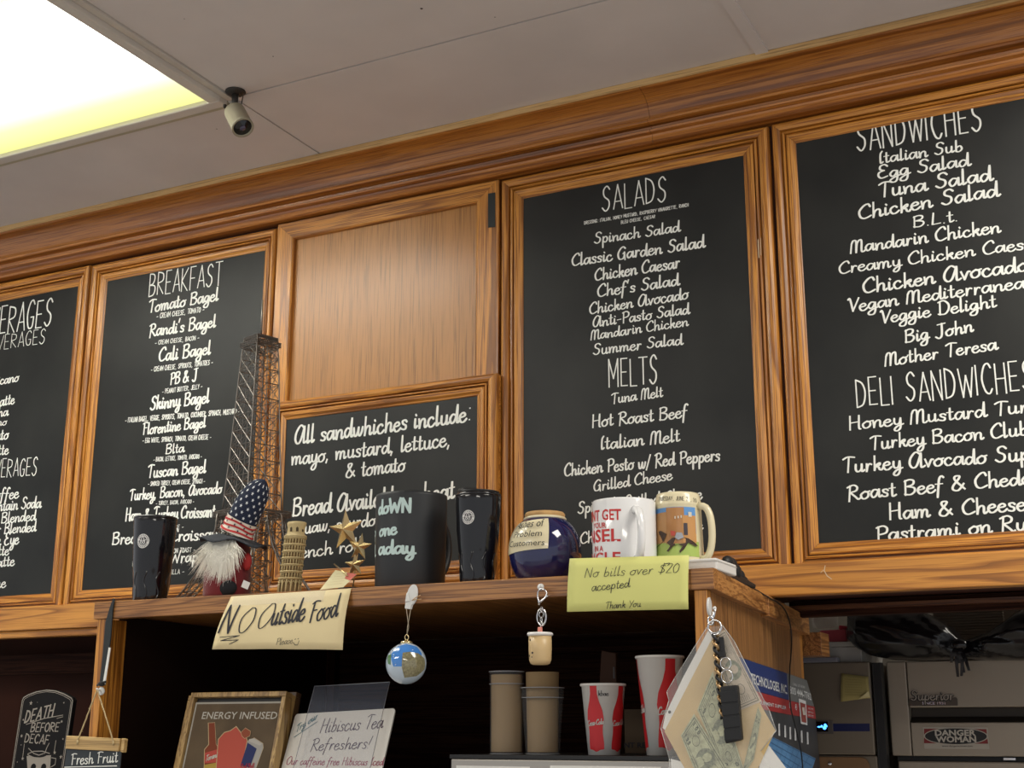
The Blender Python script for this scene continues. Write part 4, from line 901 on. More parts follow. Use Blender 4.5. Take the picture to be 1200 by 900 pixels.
# sign 2
sh = Sheet((667.5, 654.5), (807.5, 650.5), (806.5, 714), (664.5, 717), YF-.0012, .004, .006)
t = thing('paper_note', 'yellow-green note reading "No bills over $20 accepted, Thank You"', 'note', sh.w(.5, 0))
sh.mesh(14, 6).build('paper', mat('yellow_paper', (.66, .66, .22), .65, bump=.1, bscale=30), t)
f = sh.flat()
pen(MB(), f, "No bills over $20", (684, 677), (796, 671), 11, weight=1.3, slant=.2, contrast=.2).build('lettering', INK, t)
m = MB(); line(m, f, [(779, 661), (785, 660)], 1, .0009); m.build('dash', INK, t)
pen(MB(), f, "accepted", (693, 693), (738, 688), 10.5, weight=1.6, slant=.1, contrast=.2).build('lettering', INK, t)
pen(MB(), f, "Thank You", (709, 713.5), (751, 711), 8, weight=1.6, slant=.2, contrast=.2).build('lettering', INK, t)
# ornament on a spoon hook
YH = YF-.010
t = thing('glass_ornament', 'blue and white glass ball ornament hanging on a string', 'ornament', onY(476, 802, YH)); q = mpp(onY(476, 778, YH))
c = onY(476, 777.5, YH); R = 24*q
MB().ball(c, R, (1, 1, 1), 40, 24).build('glass_ball', mat('ball_pale_blue', (.50, .60, .70), .06, coat=1), t)
class Ball:
    def __init__(s, c, R):
        s.c = c; s.R = R; s.n = (CAM-c).normalized(); s.a = V((0, 0, 1)).cross(s.n).normalized(); s.b = s.n.cross(s.a)
    def px(s, x, y):
        d = ray(x, y).normalized(); o = CAM-s.c; b = o.dot(d); D = b*b-o.dot(o)+s.R**2; q_ = (o+d*(-b-math.sqrt(max(D, 0)))).normalized()
        return (math.atan2(q_.dot(s.a), q_.dot(s.n))*s.R, math.asin(max(-1, min(1, q_.dot(s.b))))*s.R)
    def w(s, u, v, d=0):
        a, b = u/s.R, v/s.R; return s.c+(s.n*math.cos(b)*math.cos(a)+s.a*math.cos(b)*math.sin(a)+s.b*math.sin(b))*(s.R+d)
bl = Ball(c, R)
def bpatch(name, poly, col, d, par):
    m = MB(); P_ = [bl.px(*k) for k in poly]; out = []
    for a, b in zip(P_, P_[1:]+P_[:1]): out += [(a[0]+(b[0]-a[0])*i/5, a[1]+(b[1]-a[1])*i/5) for i in range(5)]
    cu = sum(p_[0] for p_ in out)/len(out); cv = sum(p_[1] for p_ in out)/len(out); n = len(out)
    vs = [bl.w(cu, cv, d)]; 
    for k in (.33, .66, 1): vs += [bl.w(cu+(a-cu)*k, cv+(b-cv)*k, d) for a, b in out]
    fs = [(0, 1+i, 1+(i+1) % n) for i in range(n)]+[(1+j*n+i, 1+(j+1)*n+i, 1+(j+1)*n+(i+1) % n, 1+j*n+(i+1) % n) for j in range(2) for i in range(n)]
    m.add(vs, fs, True).build(name, mat('print_'+name, col, .12, coat=1, var=.35 if 'rock' in name else 0, bscale=4000 if 'rock' in name else 200), par)
bpatch('sky_print', [(459, 766), (466, 758), (476, 754.5), (488, 758), (494, 766), (490, 781), (470, 781), (461, 781)], (.05, .22, .62), .0003, t)
bpatch('rock_print', [(472, 765), (480, 764), (490, 766), (497, 772), (497, 784), (488, 792), (474, 794), (471, 782)], (.22, .20, .11), .0007, t)
bpatch('leaf_print', [(455, 768), (459, 767), (458, 779), (455, 778)], (.06, .18, .05), .0005, t)
MB().lathe(c+V((0, 0, R*.965)), [(7*q, 0), (7.5*q, .002), (5*q, .0035), (3*q, .005), (0, .0052)], 20).build('gold_cap', GOLD, t)
MB().tube([c+V((math.cos(a)*.0035, 0, R+.0085+math.sin(a)*.0045)) for a in [i*math.pi/6 for i in range(12)]], .0008, 6, closed=True).build('cap_ring', GOLD, t)
STR = mat('string', (.42, .36, .26), .8)
MB().tube([c+V((0, 0, R+.012)), onY(479, 735, YH), onY(476.2, 713, YF-.006)], .0006, 5).build('string', STR, t)
MB().tube([c+V((0, 0, R+.012)), onY(477.5, 735, YH), onY(481.5, 713, YF-.006)], .0006, 5).build('string', STR, t)
t = thing('wall_hook', 'white oval adhesive hook holding the glass ball ornament', 'hook', onY(481, 714, YF-.004))
pl = wallplane(YF-.0012); q = mpp(onY(483, 700, YF))
HK = mat('white_hook', (.72, .72, .70), .3)
cc = pl.px(484, 697.5); rot = .2
MB().slab(pl, [(cc[0]+7*q*math.cos(a)*math.cos(rot)+12.5*q*math.sin(a)*math.sin(rot), cc[1]+12.5*q*math.sin(a)*math.cos(rot)-7*q*math.cos(a)*math.sin(rot)) for a in [i*math.pi/12 for i in range(24)]], 0, .004).build('oval_plate', HK, t, rim=.001)
MB().slab(pl, quad(pl, (476, 713.5), (483, 714.5), (485, 707), (477, 706)), 0, .0055).build('hook_lip', HK, t, rim=.001)
MB().slab(pl, quad(pl, (477, 706), (482, 705), (480, 694), (478.5, 696)), .004, .007).build('hook_arm', HK, t, rim=.001)
MB().tube([pl.w(*pl.px(485, 704), .006), pl.w(*pl.px(491, 700.5), .009), pl.w(*pl.px(495, 698), .006)], .0007, 5).build('string_end', mat('tan_string', (.5, .32, .16), .8), t)
MB().tube([pl.w(*pl.px(485, 704), .006), pl.w(*pl.px(491, 703), .009), pl.w(*pl.px(496, 702.5), .006)], .0007, 5).build('string_end', bpy.data.materials['tan_string'], t)
# boba cup keychain
YK = YF-.016; q = mpp(onY(633, 740, YK))
t = thing('cup_keychain', 'small tan drink-cup charm keychain hanging from the shelf edge', 'keychain', onY(633, 779, YK))
zb_ = onY(633, 779, YK).z; zt_ = onY(633, 744, YK).z; c = V((onY(633, 760, YK).x, YK, 0))
MB().lathe((c.x, YK, zb_), [(9*q, 0), (11.5*q, .002), (13*q, .007), (13.6*q, (zt_-zb_)*.5), (13.6*q, zt_-zb_)], 36).build('cup_body', mat('tan_charm', (.60, .43, .22), .35), t)
MB().lathe((c.x, YK, zt_), [(14*q, -.002), (15.3*q, 0), (15.3*q, .002), (14*q, .0035), (0, .004)], 36).build('cup_rim', mat('charm_white', (.78, .76, .74), .3), t)
cy_ = Cyl(c.x, YK, 13.4*q); cy_.R0 = 13.4*q; m = MB()
for x, y, r in ((621.5, 750, 1.1), (624, 765, 1.3), (620.7, 768.5, 1.2), (623.4, 770, .8)): m.fan(cy_, disc(cy_, cy_.px(x, y), r*q, n=10), .0004)
m.build('face_print', INK, t)
MB().box((c.x-.0035, YK-.002, zt_+.004), (c.x+.0035, YK+.002, zt_+.012)).build('pink_link', mat('pink_plastic', (.72, .26, .20), .4), t, rim=.0007)
def loop(cx, cz, y, a, b, r, n=20, tiltv=0, rot=0):
    out = []
    for i in range(n):
        an = 2*math.pi*i/n; u = a*math.cos(an); v = b*math.sin(an); out.append(V((cx+u*math.cos(rot)-v*math.sin(rot), y+u*tiltv, cz+u*math.sin(rot)+v*math.cos(rot))))
    return MB().tube(out, r, 6, closed=True)
P_ = lambda x, y: onY(x, y, YK)
a = P_(633.5, 731); loop(P_(635, 723).x, P_(635, 723).z, YK, 5.2*q, 10*q, .0009, tiltv=.3).build('split_ring', CHROME, t)
loop(P_(635, 723).x, P_(635, 723).z, YK-.002, 5.0*q, 9.6*q, .0009, tiltv=.3).build('split_ring', CHROME, t)
for y in (714, 720, 726, 731): loop(P_(633.4, y).x, P_(633.4, y).z, YK+.003, 2.2*q, 3.6*q, .0008, 10, tiltv=(-1)**int(y/6)*.8).build('chain_link', CHROME, t)
m = MB(); 
m.tube([P_(*k) for k in ((632, 709), (631.5, 704), (630, 699), (630.5, 693), (634, 689.5), (638.5, 691), (641, 695), (639.5, 700), (635.5, 703.5), (632.5, 706))], [.0018, .0018, .0013, .0012, .0012, .0012, .0013, .0016, .0018, .0018], 8).build('lobster_clasp', CHROME, t)
MB().tube([P_(637, 701), P_(642.5, 698)], .0012, 6).build('clasp_lever', CHROME, t)
t2 = tag(MB().tube([onY(634, 688, YF), onY(634, 688, YF-.012), onY(634, 687.5, YF-.0175), onY(634, 685.5, YF-.0185)], [.0025, .0022, .002, .0022], 8).build('cup_hook', HK), 'tiny white peg in the shelf edge above the cup keychain', 'hook')
MB().lathe(onY(634, 688, YF)+V((0, .0, 0)), [(.0055, 0), (.005, .003), (0, .0035)], 20, ax=(0, -1, 0)).build('peg_plate', HK, t2)

# black strap, hook, Fresh Fruit sign on twine
pl = wallplane(YF-.0012)
t = thing('black_strap', 'long pointed black strap knotted at the left corner of the shelf', 'strap', onY(119, 806, YF-.006))
MB().slab(pl, quad(pl, (133.5, 701), (135.5, 702), (133, 716), (131, 745), (127, 775), (124, 803), (117.5, 802), (121, 770), (124.5, 730), (129, 714)), 0, .003).build('strap_blade', mat('strap_black', (.02, .024, .025), .45), t, rim=.0008)
MB().slab(pl, quad(pl, (131.5, 759), (129.2, 759), (122, 802), (125, 802)), .003, .0042).build('white_edge', PAPERW, t)
MB().ball(onY(119, 801.5, YF-.006), .0075, (1.0, .8, .6), 12, 8).build('knot', BLACK, t)
MB().tube([onY(114, 803, YF-.006), onY(119, 800, YF-.010), onY(124.5, 799, YF-.006)], .0022, 6).build('knot_end', BLACK, t)
hk = thing('wall_hook', 'round white adhesive hook on the left stile, holding the twine', 'hook', onY(119.5, 815, YF-.003))
pls = wallplane(YF+.0036); c0 = pls.px(119.5, 810); q = mpp(pls.w(*c0))
MB().slab(pls, disc(pls, c0, 4.8*q, n=20), 0, .004).build('round_plate', HK, hk, rim=.001)
c1 = pls.w(c0[0], c0[1]+1*q, .004); MB().tube([c1, c1+V((0, -.007, 0)), c1+V((0, -.010, .003))], .0018, 8).build('peg', HK, hk)
YS = YF-.008
t = thing('fruit_sign', 'small chalkboard sign reading "Fresh Fruit" hung on twine', 'sign', onY(110, 905, YS)); pl = wallplane(YS); q = mpp(onY(110, 880, YS))
MB().slab(pl, quad(pl, (79, 878), (143, 880), (139, 925), (73, 923)), 0, .002).build('chalk_panel', mat('slate_blue_panel', (.035, .043, .05), .6), t)
MB().slab(pl, quad(pl, (80.5, 862), (143.5, 865.5), (141, 880.5), (79, 877.5)), -.001, .006).build('wood_bar', oak('pale_pine', 'X', lo=(.52, .33, .12), hi=(.68, .47, .20), fig=.5), t, rim=.0008)
MB().slab(pl, quad(pl, (144, 865), (147.5, 866), (145.5, 882), (142, 881)), -.006, .003).build('wood_bar', bpy.data.materials['pale_pine'], t, rim=.0008)
pen(MB(), pl, "Fresh Fruit", (84, 896), (139, 893), 13, weight=2.3, slant=.05, d=.0026).build('lettering', WHITEINK, t)
m = MB(); line(m, pl, [(77, 899), (138, 897.5)], 1.2, .0026); m.build('underline', WHITEINK, t)
TW = mat('jute_twine', (.50, .38, .20), .9, bump=.5, bscale=900)
top = c1+V((0, -.008, .001))
for (x, y) in ((91, 868), (133, 869)):
    e_ = onY(x, y, YS-.007); pts = [top.lerp(e_, i/14)+V((random.uniform(-.0004, .0004), random.uniform(-.0004, .0004), 0)) for i in range(15)]
    m = MB().tube(pts, .0014, 6); rr = random.Random(x)
    for i in range(16): a = top.lerp(e_, rr.random()); m.tube([a, a+V((rr.uniform(-.004, .004), rr.uniform(-.002, .002), rr.uniform(-.003, .003)))], .00025, 3)
    m.add([], []); m.build('twine', TW, t)
    MB().tube([e_+V((0, 0, .001)), e_-V((0, -.0005, .006))], .0022, 6).build('twine_knot', TW, t)

# ================================================================== INSIDE THE LOWER SHELF
# coffee sign on the left ledge
pl = leanplane((27, 818), (14, 900), -.08)
q = mpp(pl.w(*pl.px(50, 850)))
zz = lambda pl_, z: (z+.02*abs(pl_.N.z)-pl_.P.z)/pl_.V.z
t = thing('coffee_sign', 'black arched sign reading "DEATH BEFORE DECAF" with a mug drawing', 'sign', pl.w(*pl.px(50, 880)))
a = [pl.px(*k) for k in ((14, 900), (25.5, 820), (27, 816.5), (33, 813), (43, 809.5), (55, 807.5), (66, 808.5), (76, 812), (85, 817), (86.5, 820), (75, 900))]
vb = zz(pl, zl); uL = a[0][0]; uR = a[-1][0]
poly = [(uR, vb), ]+a[-2:0:-1]+[(uL, vb)]
MB().slab(pl, poly[::-1], -.010, 0).build('board', mat('sign_black', (.007, .006, .006), .6, spec=.2), t)
PALE = mat('pale_sign_ink', (.30, .265, .225), .7)
def inset(k): cu = (uL+uR)/2; cv = (vb+a[4][1])/2; return [(cu+(u-cu)*(1-k), cv+(v-cv)*(1-k*.45)) for u, v in poly]
for k, w_ in ((.035, .7), (.085, .35)):
    m = MB(); pp = inset(k); 
    for s0, s1 in zip(pp, pp[1:]): ribbon(m, pl, [s0, s1], w_*q, .0006, 0)
    m.build('border_line', PALE, t)
pen(MB(), pl, "DEATH", (29, 847), (63.5, 839), 14, 'print', 3.2, .12, .3, .1).build('lettering', PALE, t)
pen(MB(), pl, "BEFORE", (36, 857.5), (70, 857), 10, 'print', 3.2, .10, .3, .1).build('lettering', PALE, t)
pen(MB(), pl, "DECAF", (29, 869.5), (58, 872.5), 10, 'print', 3.2, .10, .3, .1).build('lettering', PALE, t)
m = MB(); line(m, pl, [(31, 849), (52, 842), (74, 838)], .9); line(m, pl, [(67, 842), (74, 840)], .8, .001); m.build('underline', PALE, t)
m = MB()
for x, y, r in ((36.5, 824, 2.8), (75, 823.5, 1.3), (27.5, 843.5, 1.6), (25.5, 862.5, 2.2), (72.5, 845.5, 1.9), (74, 866, 1.4), (71.5, 887, 2.4), (25, 873, 1), (44, 823, .7), (20.5, 893, .9)): m.fan(pl, starpoly(pl.px(x, y), r*q, .45), .0006)
m.build('star_print', PALE, t)
m = MB().fan(pl, quad(pl, (31.5, 886), (60, 885), (58, 912), (33, 912)), .0006); m.build('mug_print', PALE, t)
m = MB(); m.fan(pl, disc(pl, pl.px(45.7, 884), 13.2*q, 3.6*q, 24), .0009); m.build('mug_mouth', bpy.data.materials['sign_black'], t)
m = MB()
for pts in ([(33, 883.5), (40, 880.5), (50, 880.3), (58.5, 883)], [(33, 884.5), (40, 888), (50, 888.4), (58.5, 885.5)], [(61, 888), (66, 889), (65, 896), (60, 899)], [(34, 877), (40, 883)], [(58, 871), (55, 877), (53, 883)], [(40, 883), (46, 885), (52, 883)], [(29, 872), (27, 888)], [(66, 868), (64, 881)]): line(m, pl, pts, 1.1, .0012)
m.fan(pl, starpoly(pl.px(27, 889), 2.4*q), .0012); m.fan(pl, starpoly(pl.px(64.5, 882), 2.4*q), .0012); m.build('mug_line', PALE, t)
m = MB().fan(pl, disc(pl, pl.px(39.5, 899), 4*q), .0012).fan(pl, disc(pl, pl.px(51.5, 899), 4*q), .0012); m.build('eye_print', bpy.data.materials['sign_black'], t)

# framed energy poster with more frames stacked behind
PINE = oak('frame_pine', 'Z', lo=(.34, .20, .07), hi=(.54, .35, .13), fig=.5, seed=3.3)
def lean_frame(label, tl, tr, bl, Yb, name='', dback=0, wpx=5.5):
    pl = leanplane(tl, bl, Yb); q = mpp(pl.w(*pl.px(*tl))); A = pl.px(*tl); B = pl.px(*tr); vb = zz(pl, zl+.0005); w_ = wpx*q
    if dback: pl.P = pl.P-pl.N*dback
    return pl, q, A, B, vb, w_
pl, q, A, B, vb, w_ = lean_frame('', (225.5, 812), (337, 810.2), (206.8, 900), -.42)
t = thing('framed_poster', 'wooden framed drink poster headed ENERGY INFUSED, foremost of its stack', 'poster', pl.w((A[0]+B[0])/2, vb)); vt = A[1]
for nm, r in (('frame_rail', (A[0], B[0], vt-w_, vt)), ('frame_rail', (A[0], B[0], vb, vb+w_)), ('frame_rail', (A[0], A[0]+w_, vb+w_+.0003, vt-w_-.0003)), ('frame_rail', (B[0]-w_, B[0], vb+w_+.0003, vt-w_-.0003))):
    MB().slab(pl, [(r[0], r[2]), (r[1], r[2]), (r[1], r[3]), (r[0], r[3])], -.016, .003).build(nm, PINE, t, rim=.0008)
MB().slab(pl, [(A[0]+w_, vb+w_), (B[0]-w_, vb+w_), (B[0]-w_, vt-w_), (A[0]+w_, vt-w_)], -.012, -.008).build('backing', BLACK, t)
pw = pl.px(231, 822.5); pe = pl.px(331, 823.0)
MB().slab(pl, [(A[0]+w_*1.15, vb+w_), (B[0]-w_*1.1, vb+w_), (B[0]-w_*1.1, pw[1]), (A[0]+w_*1.15, pw[1])], -.008, -.0035).build('white_mat', mat('dim_white_card', (.42, .39, .33), .7), t)
MB().slab(pl, [(A[0]+w_*1.6, vb+w_), (B[0]-w_*1.55, vb+w_), (B[0]-w_*1.55, pw[1]-2.2*q), (A[0]+w_*1.6, pw[1]-2.2*q)], -.0035, -.003).build('poster', mat('kraft_poster', (.12, .082, .045), .75, var=.35, bscale=120), t)
D0 = -.0027
ftext(MB(), pl, "ENERGY INFUSED", (235, 842), (323, 842), 8.5, .06, .006, d=D0).build('lettering', mat('poster_white', (.55, .52, .45), .7), t)
def pshape(name, pts, col, d=D0, sm=False, par=None, sf=None, outline=None):
    sf = sf or pl; par = par or t; P2 = [sf.px(*k) for k in pts]
    if outline:
        m = MB()
        for s0, s1 in zip(P2, P2[1:]+P2[:1]): ribbon(m, sf, [s0, s1], .6*q, d-.0001, 0)
        m.build(name+'_outline', mat('outline_'+name, outline, .7), par)
    m = MB(); n = len(P2); m.add([sf.w(u, v, d) for u, v in P2], [tuple(range(n))]); m.v = m.v; return m.build(name, mat('print_'+name, col, .7), par)
OL = (.55, .40, .22)
pshape('bottle_print', [(243, 847), (250.5, 846.5), (252, 872), (255, 876), (254, 905), (238, 905), (238.5, 878), (243.5, 872)], (.22, .045, .015), D0, outline=OL)
pshape('bottle_label', [(239, 882), (254.6, 877.5), (254.3, 893), (238.5, 894)], (.50, .07, .05), D0+.0003)
pshape('bottle_fruit', [(238.5, 896), (254.3, 893), (254.2, 905), (238.2, 905)], (.45, .30, .05), D0+.0003)
pen(MB(), pl, "Torani", (239.5, 892), (253.5, 887), 7, weight=2.4, slant=.1, d=D0+.0007).build('label_lettering', mat('label_white', (.6, .58, .5), .7), t)
pshape('smoothie_print', [(252, 905), (255, 866), (262, 858), (269, 856), (276, 851), (283, 860), (288, 864), (289, 868), (281, 905)], (.50, .085, .055), D0+.0006, outline=OL)
pshape('fruit_print', [(282, 858), (287, 853), (293, 857), (292, 862), (286, 865), (283, 862)], (.30, .07, .03), D0+.0012, outline=OL)
pshape('can_print', [(280, 905), (289.5, 868), (297, 864.5), (307, 871), (307.5, 876), (297, 905)], (.40, .38, .35), D0+.0003, outline=OL)
pshape('can_blue', [(281, 897), (289.5, 870), (300, 877), (292, 899)], (.02, .03, .12), D0+.0009)
pshape('can_top', [(291, 866), (297, 865), (306.5, 871), (304, 873.5), (292, 869)], (.5, .47, .42), D0+.0009)
pen(MB(), pl, "Red Bull", (281, 900), (297, 899), 5, weight=3, slant=.1, d=D0+.0015).build('can_lettering', mat('can_red', (.4, .02, .04), .7), t)
# frames behind (right edges show)
for i, (tx, ty, off, lab, x0) in enumerate(((342, 813.5, .022, 'wooden frame right behind the energy poster frame', 222.0), (348.5, 811, .040, 'dark wooden frame rearmost in the stack with the energy poster', 226))):
    pb = Plane(pl.P-pl.N*off, pl.U, pl.V); A2 = pb.px(x0, ty+1); B2 = pb.px(tx, ty); vt2 = B2[1]
    f_ = thing('framed_poster', lab, 'poster', pb.w((A2[0]+B2[0])/2, vb), None)
    mt = (PINE, oak('frame_dark', 'Z', lo=(.08, .04, .02), hi=(.13, .07, .03), fig=.5))[i]
    vb2 = zz(pb, zl+.0005+0)
    for r in ((A2[0], B2[0], vt2-w_, vt2), (A2[0], A2[0]+w_, vb2, vt2-w_-.0003), (B2[0]-w_, B2[0], vb2, vt2-w_-.0003), (A2[0]+w_+.0003, B2[0]-w_-.0003, vb2, vb2+w_)):
        MB().slab(pb, [(r[0], r[2]), (r[1], r[2]), (r[1], r[3]), (r[0], r[3])], -.014, .002).build('frame_rail', mt, f_, rim=.0008)
    MB().slab(pb, [(A2[0]+w_, vb2+w_), (B2[0]-w_, vb2+w_), (B2[0]-w_, vt2-w_), (A2[0]+w_, vt2-w_)], -.010, -.006).build('backing', BLACK, f_)

# whiteboard sign and clear acrylic sheet
pl = leanplane((348, 836), (331, 900), -.40); q = mpp(pl.w(*pl.px(400, 850))); vb = zz(pl, zl+.0005)
A = pl.px(346.5, 836.5); B = pl.px(463.5, 830); C_ = pl.px(451.5, 900); r_ = 4*q
B = (C_[0]+(.0), B[1]); sl = (pl.px(463.5, 830)[1]-A[1])/(pl.px(463.5, 830)[0]-A[0]); ur = pl.px(463.5, 830)[0]
t = thing('whiteboard_sign', 'white board handwritten "Try our Hibiscus Tea Refreshers!"', 'sign', pl.w(A[0]+.08, vb))
def rr(x0, x1, y0, y1l, y1r, r):
    out = [(x0, y0), (x1, y0)]
    out += [(x1-r+r*math.cos(a), y1r-r+r*math.sin(a)) for a in [i*math.pi/10 for i in range(6)]]
    out += [(x0+r-r*math.sin(a), y1l-r+r*math.cos(a)) for a in [i*math.pi/10 for i in range(6)]]
    return out
MB().slab(pl, rr(A[0], ur, vb, A[1], pl.px(463.5, 830)[1], r_), -.003, 0).build('board', mat('whiteboard', (.76, .73, .66), .3), t)
TEAL = mat('teal_marker', (.03, .16, .20), .6); PURP = mat('purple_marker', (.055, .02, .06), .6); PINK = mat('pink_marker', (.35, .02, .09), .6)
pen(MB(), pl, "Try our", (346, 859), (372, 842), 9, weight=1.5, slant=.05).build('lettering', TEAL, t)
m = MB(); line(m, pl, [(345, 864), (372, 846)], .8); m.build('underline', TEAL, t)
pen(MB(), pl, "Hibiscus Tea", (374, 859), (448, 853), 16, weight=1.1, slant=.12, contrast=.2).build('lettering', PURP, t)
pen(MB(), pl, "Refreshers!", (363, 880), (434, 877), 14, weight=1.2, slant=.12, contrast=.2).build('lettering', PURP, t)
pen(MB(), pl, "Our caffeine free Hibiscus Iced", (335, 896), (449, 897), 9, weight=1.6, slant=.1, contrast=.2).build('lettering', PINK, t)
pa = Plane(pl.P+pl.N*.012, pl.U, pl.V); A = pa.px(369, 804.5); B = pa.px(457, 799.5)
ACR = mat('clear_acrylic', (.55, .60, .75), .04, alpha=.07, spec=.8)
t = thing('acrylic_sheet', 'clear acrylic sheet standing in front of the hibiscus tea board', 'sheet', pa.w((A[0]+B[0])/2, zz(pa, zl+.0005)))
vb = zz(pa, zl+.0005)
MB().slab(pa, [(A[0], vb), (B[0], vb), B, A], 0, .002).build('sheet', ACR, t)
EDG = mat('acrylic_edge', (.35, .36, .38), .2)
for p0, p1 in ((A, B), ((A[0], vb), A), ((B[0], vb), B)): MB().tube([pa.w(*p0, .001), pa.w(*p1, .001)], .0007, 4).build('sheet_edge', EDG, t)

# steel machine with cups on it
YM = -.44; zm = z_at(640, 885, YM); x0 = onY(528.5, 890, YM).x; x1 = sx_(YF)-.036
t = thing('counter_machine', 'brushed steel machine with black top edge inside the shelf unit', 'machine', ((x0+x1)/2, -.25, zl))
skew(MB(), lambda y: x0, lambda y: sx_(y)-.036, YM, -.08, zl+.0002, zm-.007).build('steel_body', STEEL, t, rim=.002)
skew(MB(), lambda y: x0-.002, lambda y: sx_(y)-.036, YM-.002, -.08, zm-.0067, zm).build('top_plate', BLACK, t, rim=.001)
pm = wallplane(YM)
for (a, b) in ((535, 621), (645, 775)): MB().slab(pm, quad(pm, (a, 915), (b, 916), (b, 898.5), (a, 897)), 0, .0012).build('label_plate', PAPERW, t)
CUPC = mat('clear_cup', (.7, .7, .7), .05, alpha=.07, spec=.8); TAN = mat('tan_paper_liner', (.26, .175, .085), .75)
def clear_cup(label, x, Yc, wt, wb, ytop, liner=None, group=None):
    P = onY(x, 882, Yc); q = mpp(P); zt = onY(x, ytop, Yc).z; H = zt-zm
    t = thing('plastic_cup', label, 'cup', (P.x, Yc, zm+.0003), group)
    z0 = zm+.0003
    MB().lathe((P.x, Yc, z0), [(0, .003), (wb/2*q*.9, .003), (wb/2*q, 0), (wb/2*q*1.01, .004), (wt/2*q*.95, H*.83), (wt/2*q*.975, H*.845), (wt/2*q*.985, H*.985), (wt/2*q*1.03, H*.99), (wt/2*q*1.03, H), (wt/2*q*.97, H)], 40).build('cup_wall', CUPC, t)
    for f in (0.0, .84, .99): MB().lathe((P.x, Yc, z0), [(wb/2*q+(wt-wb)/2*q*f+.0002, H*f), (wb/2*q+(wt-wb)/2*q*f+.0007, H*f+.0006), (wb/2*q+(wt-wb)/2*q*f+.0002, H*f+.0012)], 36).build('moulded_ring', EDG, t)
    if liner:
        a, b, yt = liner; h2 = onY(x, yt, Yc).z-zm
        MB().lathe((P.x, Yc, z0+.0035), [(b/2*q, 0), (b/2*q, .001), (a/2*q, h2-.004), (a/2*q*.98, h2-.0035), (b/2*q*.95, .002)], 36).build('paper_liner', TAN, t)
clear_cup('tall clear cup with tan liner, left of the two clear cups', 593.5, -.385, 42, 39, 787, (37, 36, 791))
clear_cup('wide clear cup with a tan liner standing above its rim', 636, -.375, 52, 40, 806, (39.5, 36, 788))
def soda(label, x, Yc, wt, wb, ytop, ybot, bottles, note=None):
    P = onY(x, ybot, Yc); q = mpp(P); H = onY(x, ytop, Yc).z-zm; z0 = zm+.0003
    t = thing('paper_cup', label, 'cup', (P.x, Yc, z0)); Rt = wt/2*q; Rb = wb/2*q
    MB().lathe((P.x, Yc, z0), [(0, .006), (Rb*.95, .006), (Rb*.97, 0), (Rb, 0), (Rt*.97, H-.004), (Rt*1.02, H-.004), (Rt*1.04, H-.002), (Rt*1.02, H), (Rt*.95, H), (Rt*.9, H*.8)], 48).build('cup_wall', mat('cup_white', (.74, .73, .70), .4), t)
    cy_ = Cyl(P.x, Yc, band_rad([(Rb, z0), (Rt*.97, z0+H-.004)])); cy_.R0 = (Rt+Rb)/2
    bp = [(0, .045), (.30, .05), (.46, .08), (.46, .16), (.40, .30), (.40, .38), (.46, .50), (.40, .62), (.24, .75), (.17, .85), (.16, .96)]
    for cxp, wq in bottles:
        c = cy_.px(cxp, ytop+(ybot-ytop)*.5); m = MB(); n = 14; vs = []
        for i in range(25):
            f = .045+(.962-.045)*i/24; j = 0
            while j < len(bp)-2 and bp[j+1][1] < f: j += 1
            k = (f-bp[j][1])/max(bp[j+1][1]-bp[j][1], 1e-6); hw = bp[j][0]+(bp[j+1][0]-bp[j][0])*min(max(k, 0), 1)
            for s_ in (-1, -.5, 0, .5, 1): vs.append(cy_.w(c[0]+s_*hw*wq*q, z0+H*f, .0005))
        m.add(vs, [(i*5+k, i*5+k+1, (i+1)*5+k+1, (i+1)*5+k) for i in range(24) for k in range(4)], True); m.build('bottle_print', RED, t)
        pen(MB(), cy_, "Coca-Cola", (c[0]-.44*wq*q, z0+H*.40), (c[0]+.46*wq*q, z0+H*.43), H*.075, weight=3.0, slant=.15, d=.0011, uv=True).build('bottle_lettering', mat('cup_lettering', (.5, .48, .45), .5), t)
    if note: pen(MB(), cy_, note, (701, 815.5), (713, 815.5), 6, weight=1.8, slant=.05, d=.0008).build('lettering', INK, t)
soda('smaller red and white paper soda cup with bottle prints', 708, -.38, 53, 37, 801.5, 884, ((697, 24), (725.5, 24)), "kbae")
soda('taller red and white paper soda cup near the right stile', 776, -.37, 57, 36, 769, 885, ((785, 34), (750, 30)))
# dim things behind the cups
pb_ = wallplane(-.13)
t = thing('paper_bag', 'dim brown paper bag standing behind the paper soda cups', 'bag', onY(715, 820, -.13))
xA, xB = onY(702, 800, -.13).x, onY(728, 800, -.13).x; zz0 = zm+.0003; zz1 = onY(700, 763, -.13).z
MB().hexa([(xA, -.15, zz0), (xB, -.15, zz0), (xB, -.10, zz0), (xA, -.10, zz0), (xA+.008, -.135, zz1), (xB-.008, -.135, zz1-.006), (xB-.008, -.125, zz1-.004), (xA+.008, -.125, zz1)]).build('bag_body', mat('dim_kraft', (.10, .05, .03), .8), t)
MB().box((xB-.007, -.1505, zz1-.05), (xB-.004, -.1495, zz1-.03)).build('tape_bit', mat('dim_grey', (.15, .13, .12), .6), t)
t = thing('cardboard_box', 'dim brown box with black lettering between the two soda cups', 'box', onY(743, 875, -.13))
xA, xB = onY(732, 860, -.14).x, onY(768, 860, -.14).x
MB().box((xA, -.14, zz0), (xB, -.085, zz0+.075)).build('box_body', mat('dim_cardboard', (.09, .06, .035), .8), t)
pbx = wallplane(-.14); ftext(MB(), pbx, "NT RE", (731.5, 876), (757, 876), 6, 0, .03, d=.0005).build('box_lettering', INK, t)

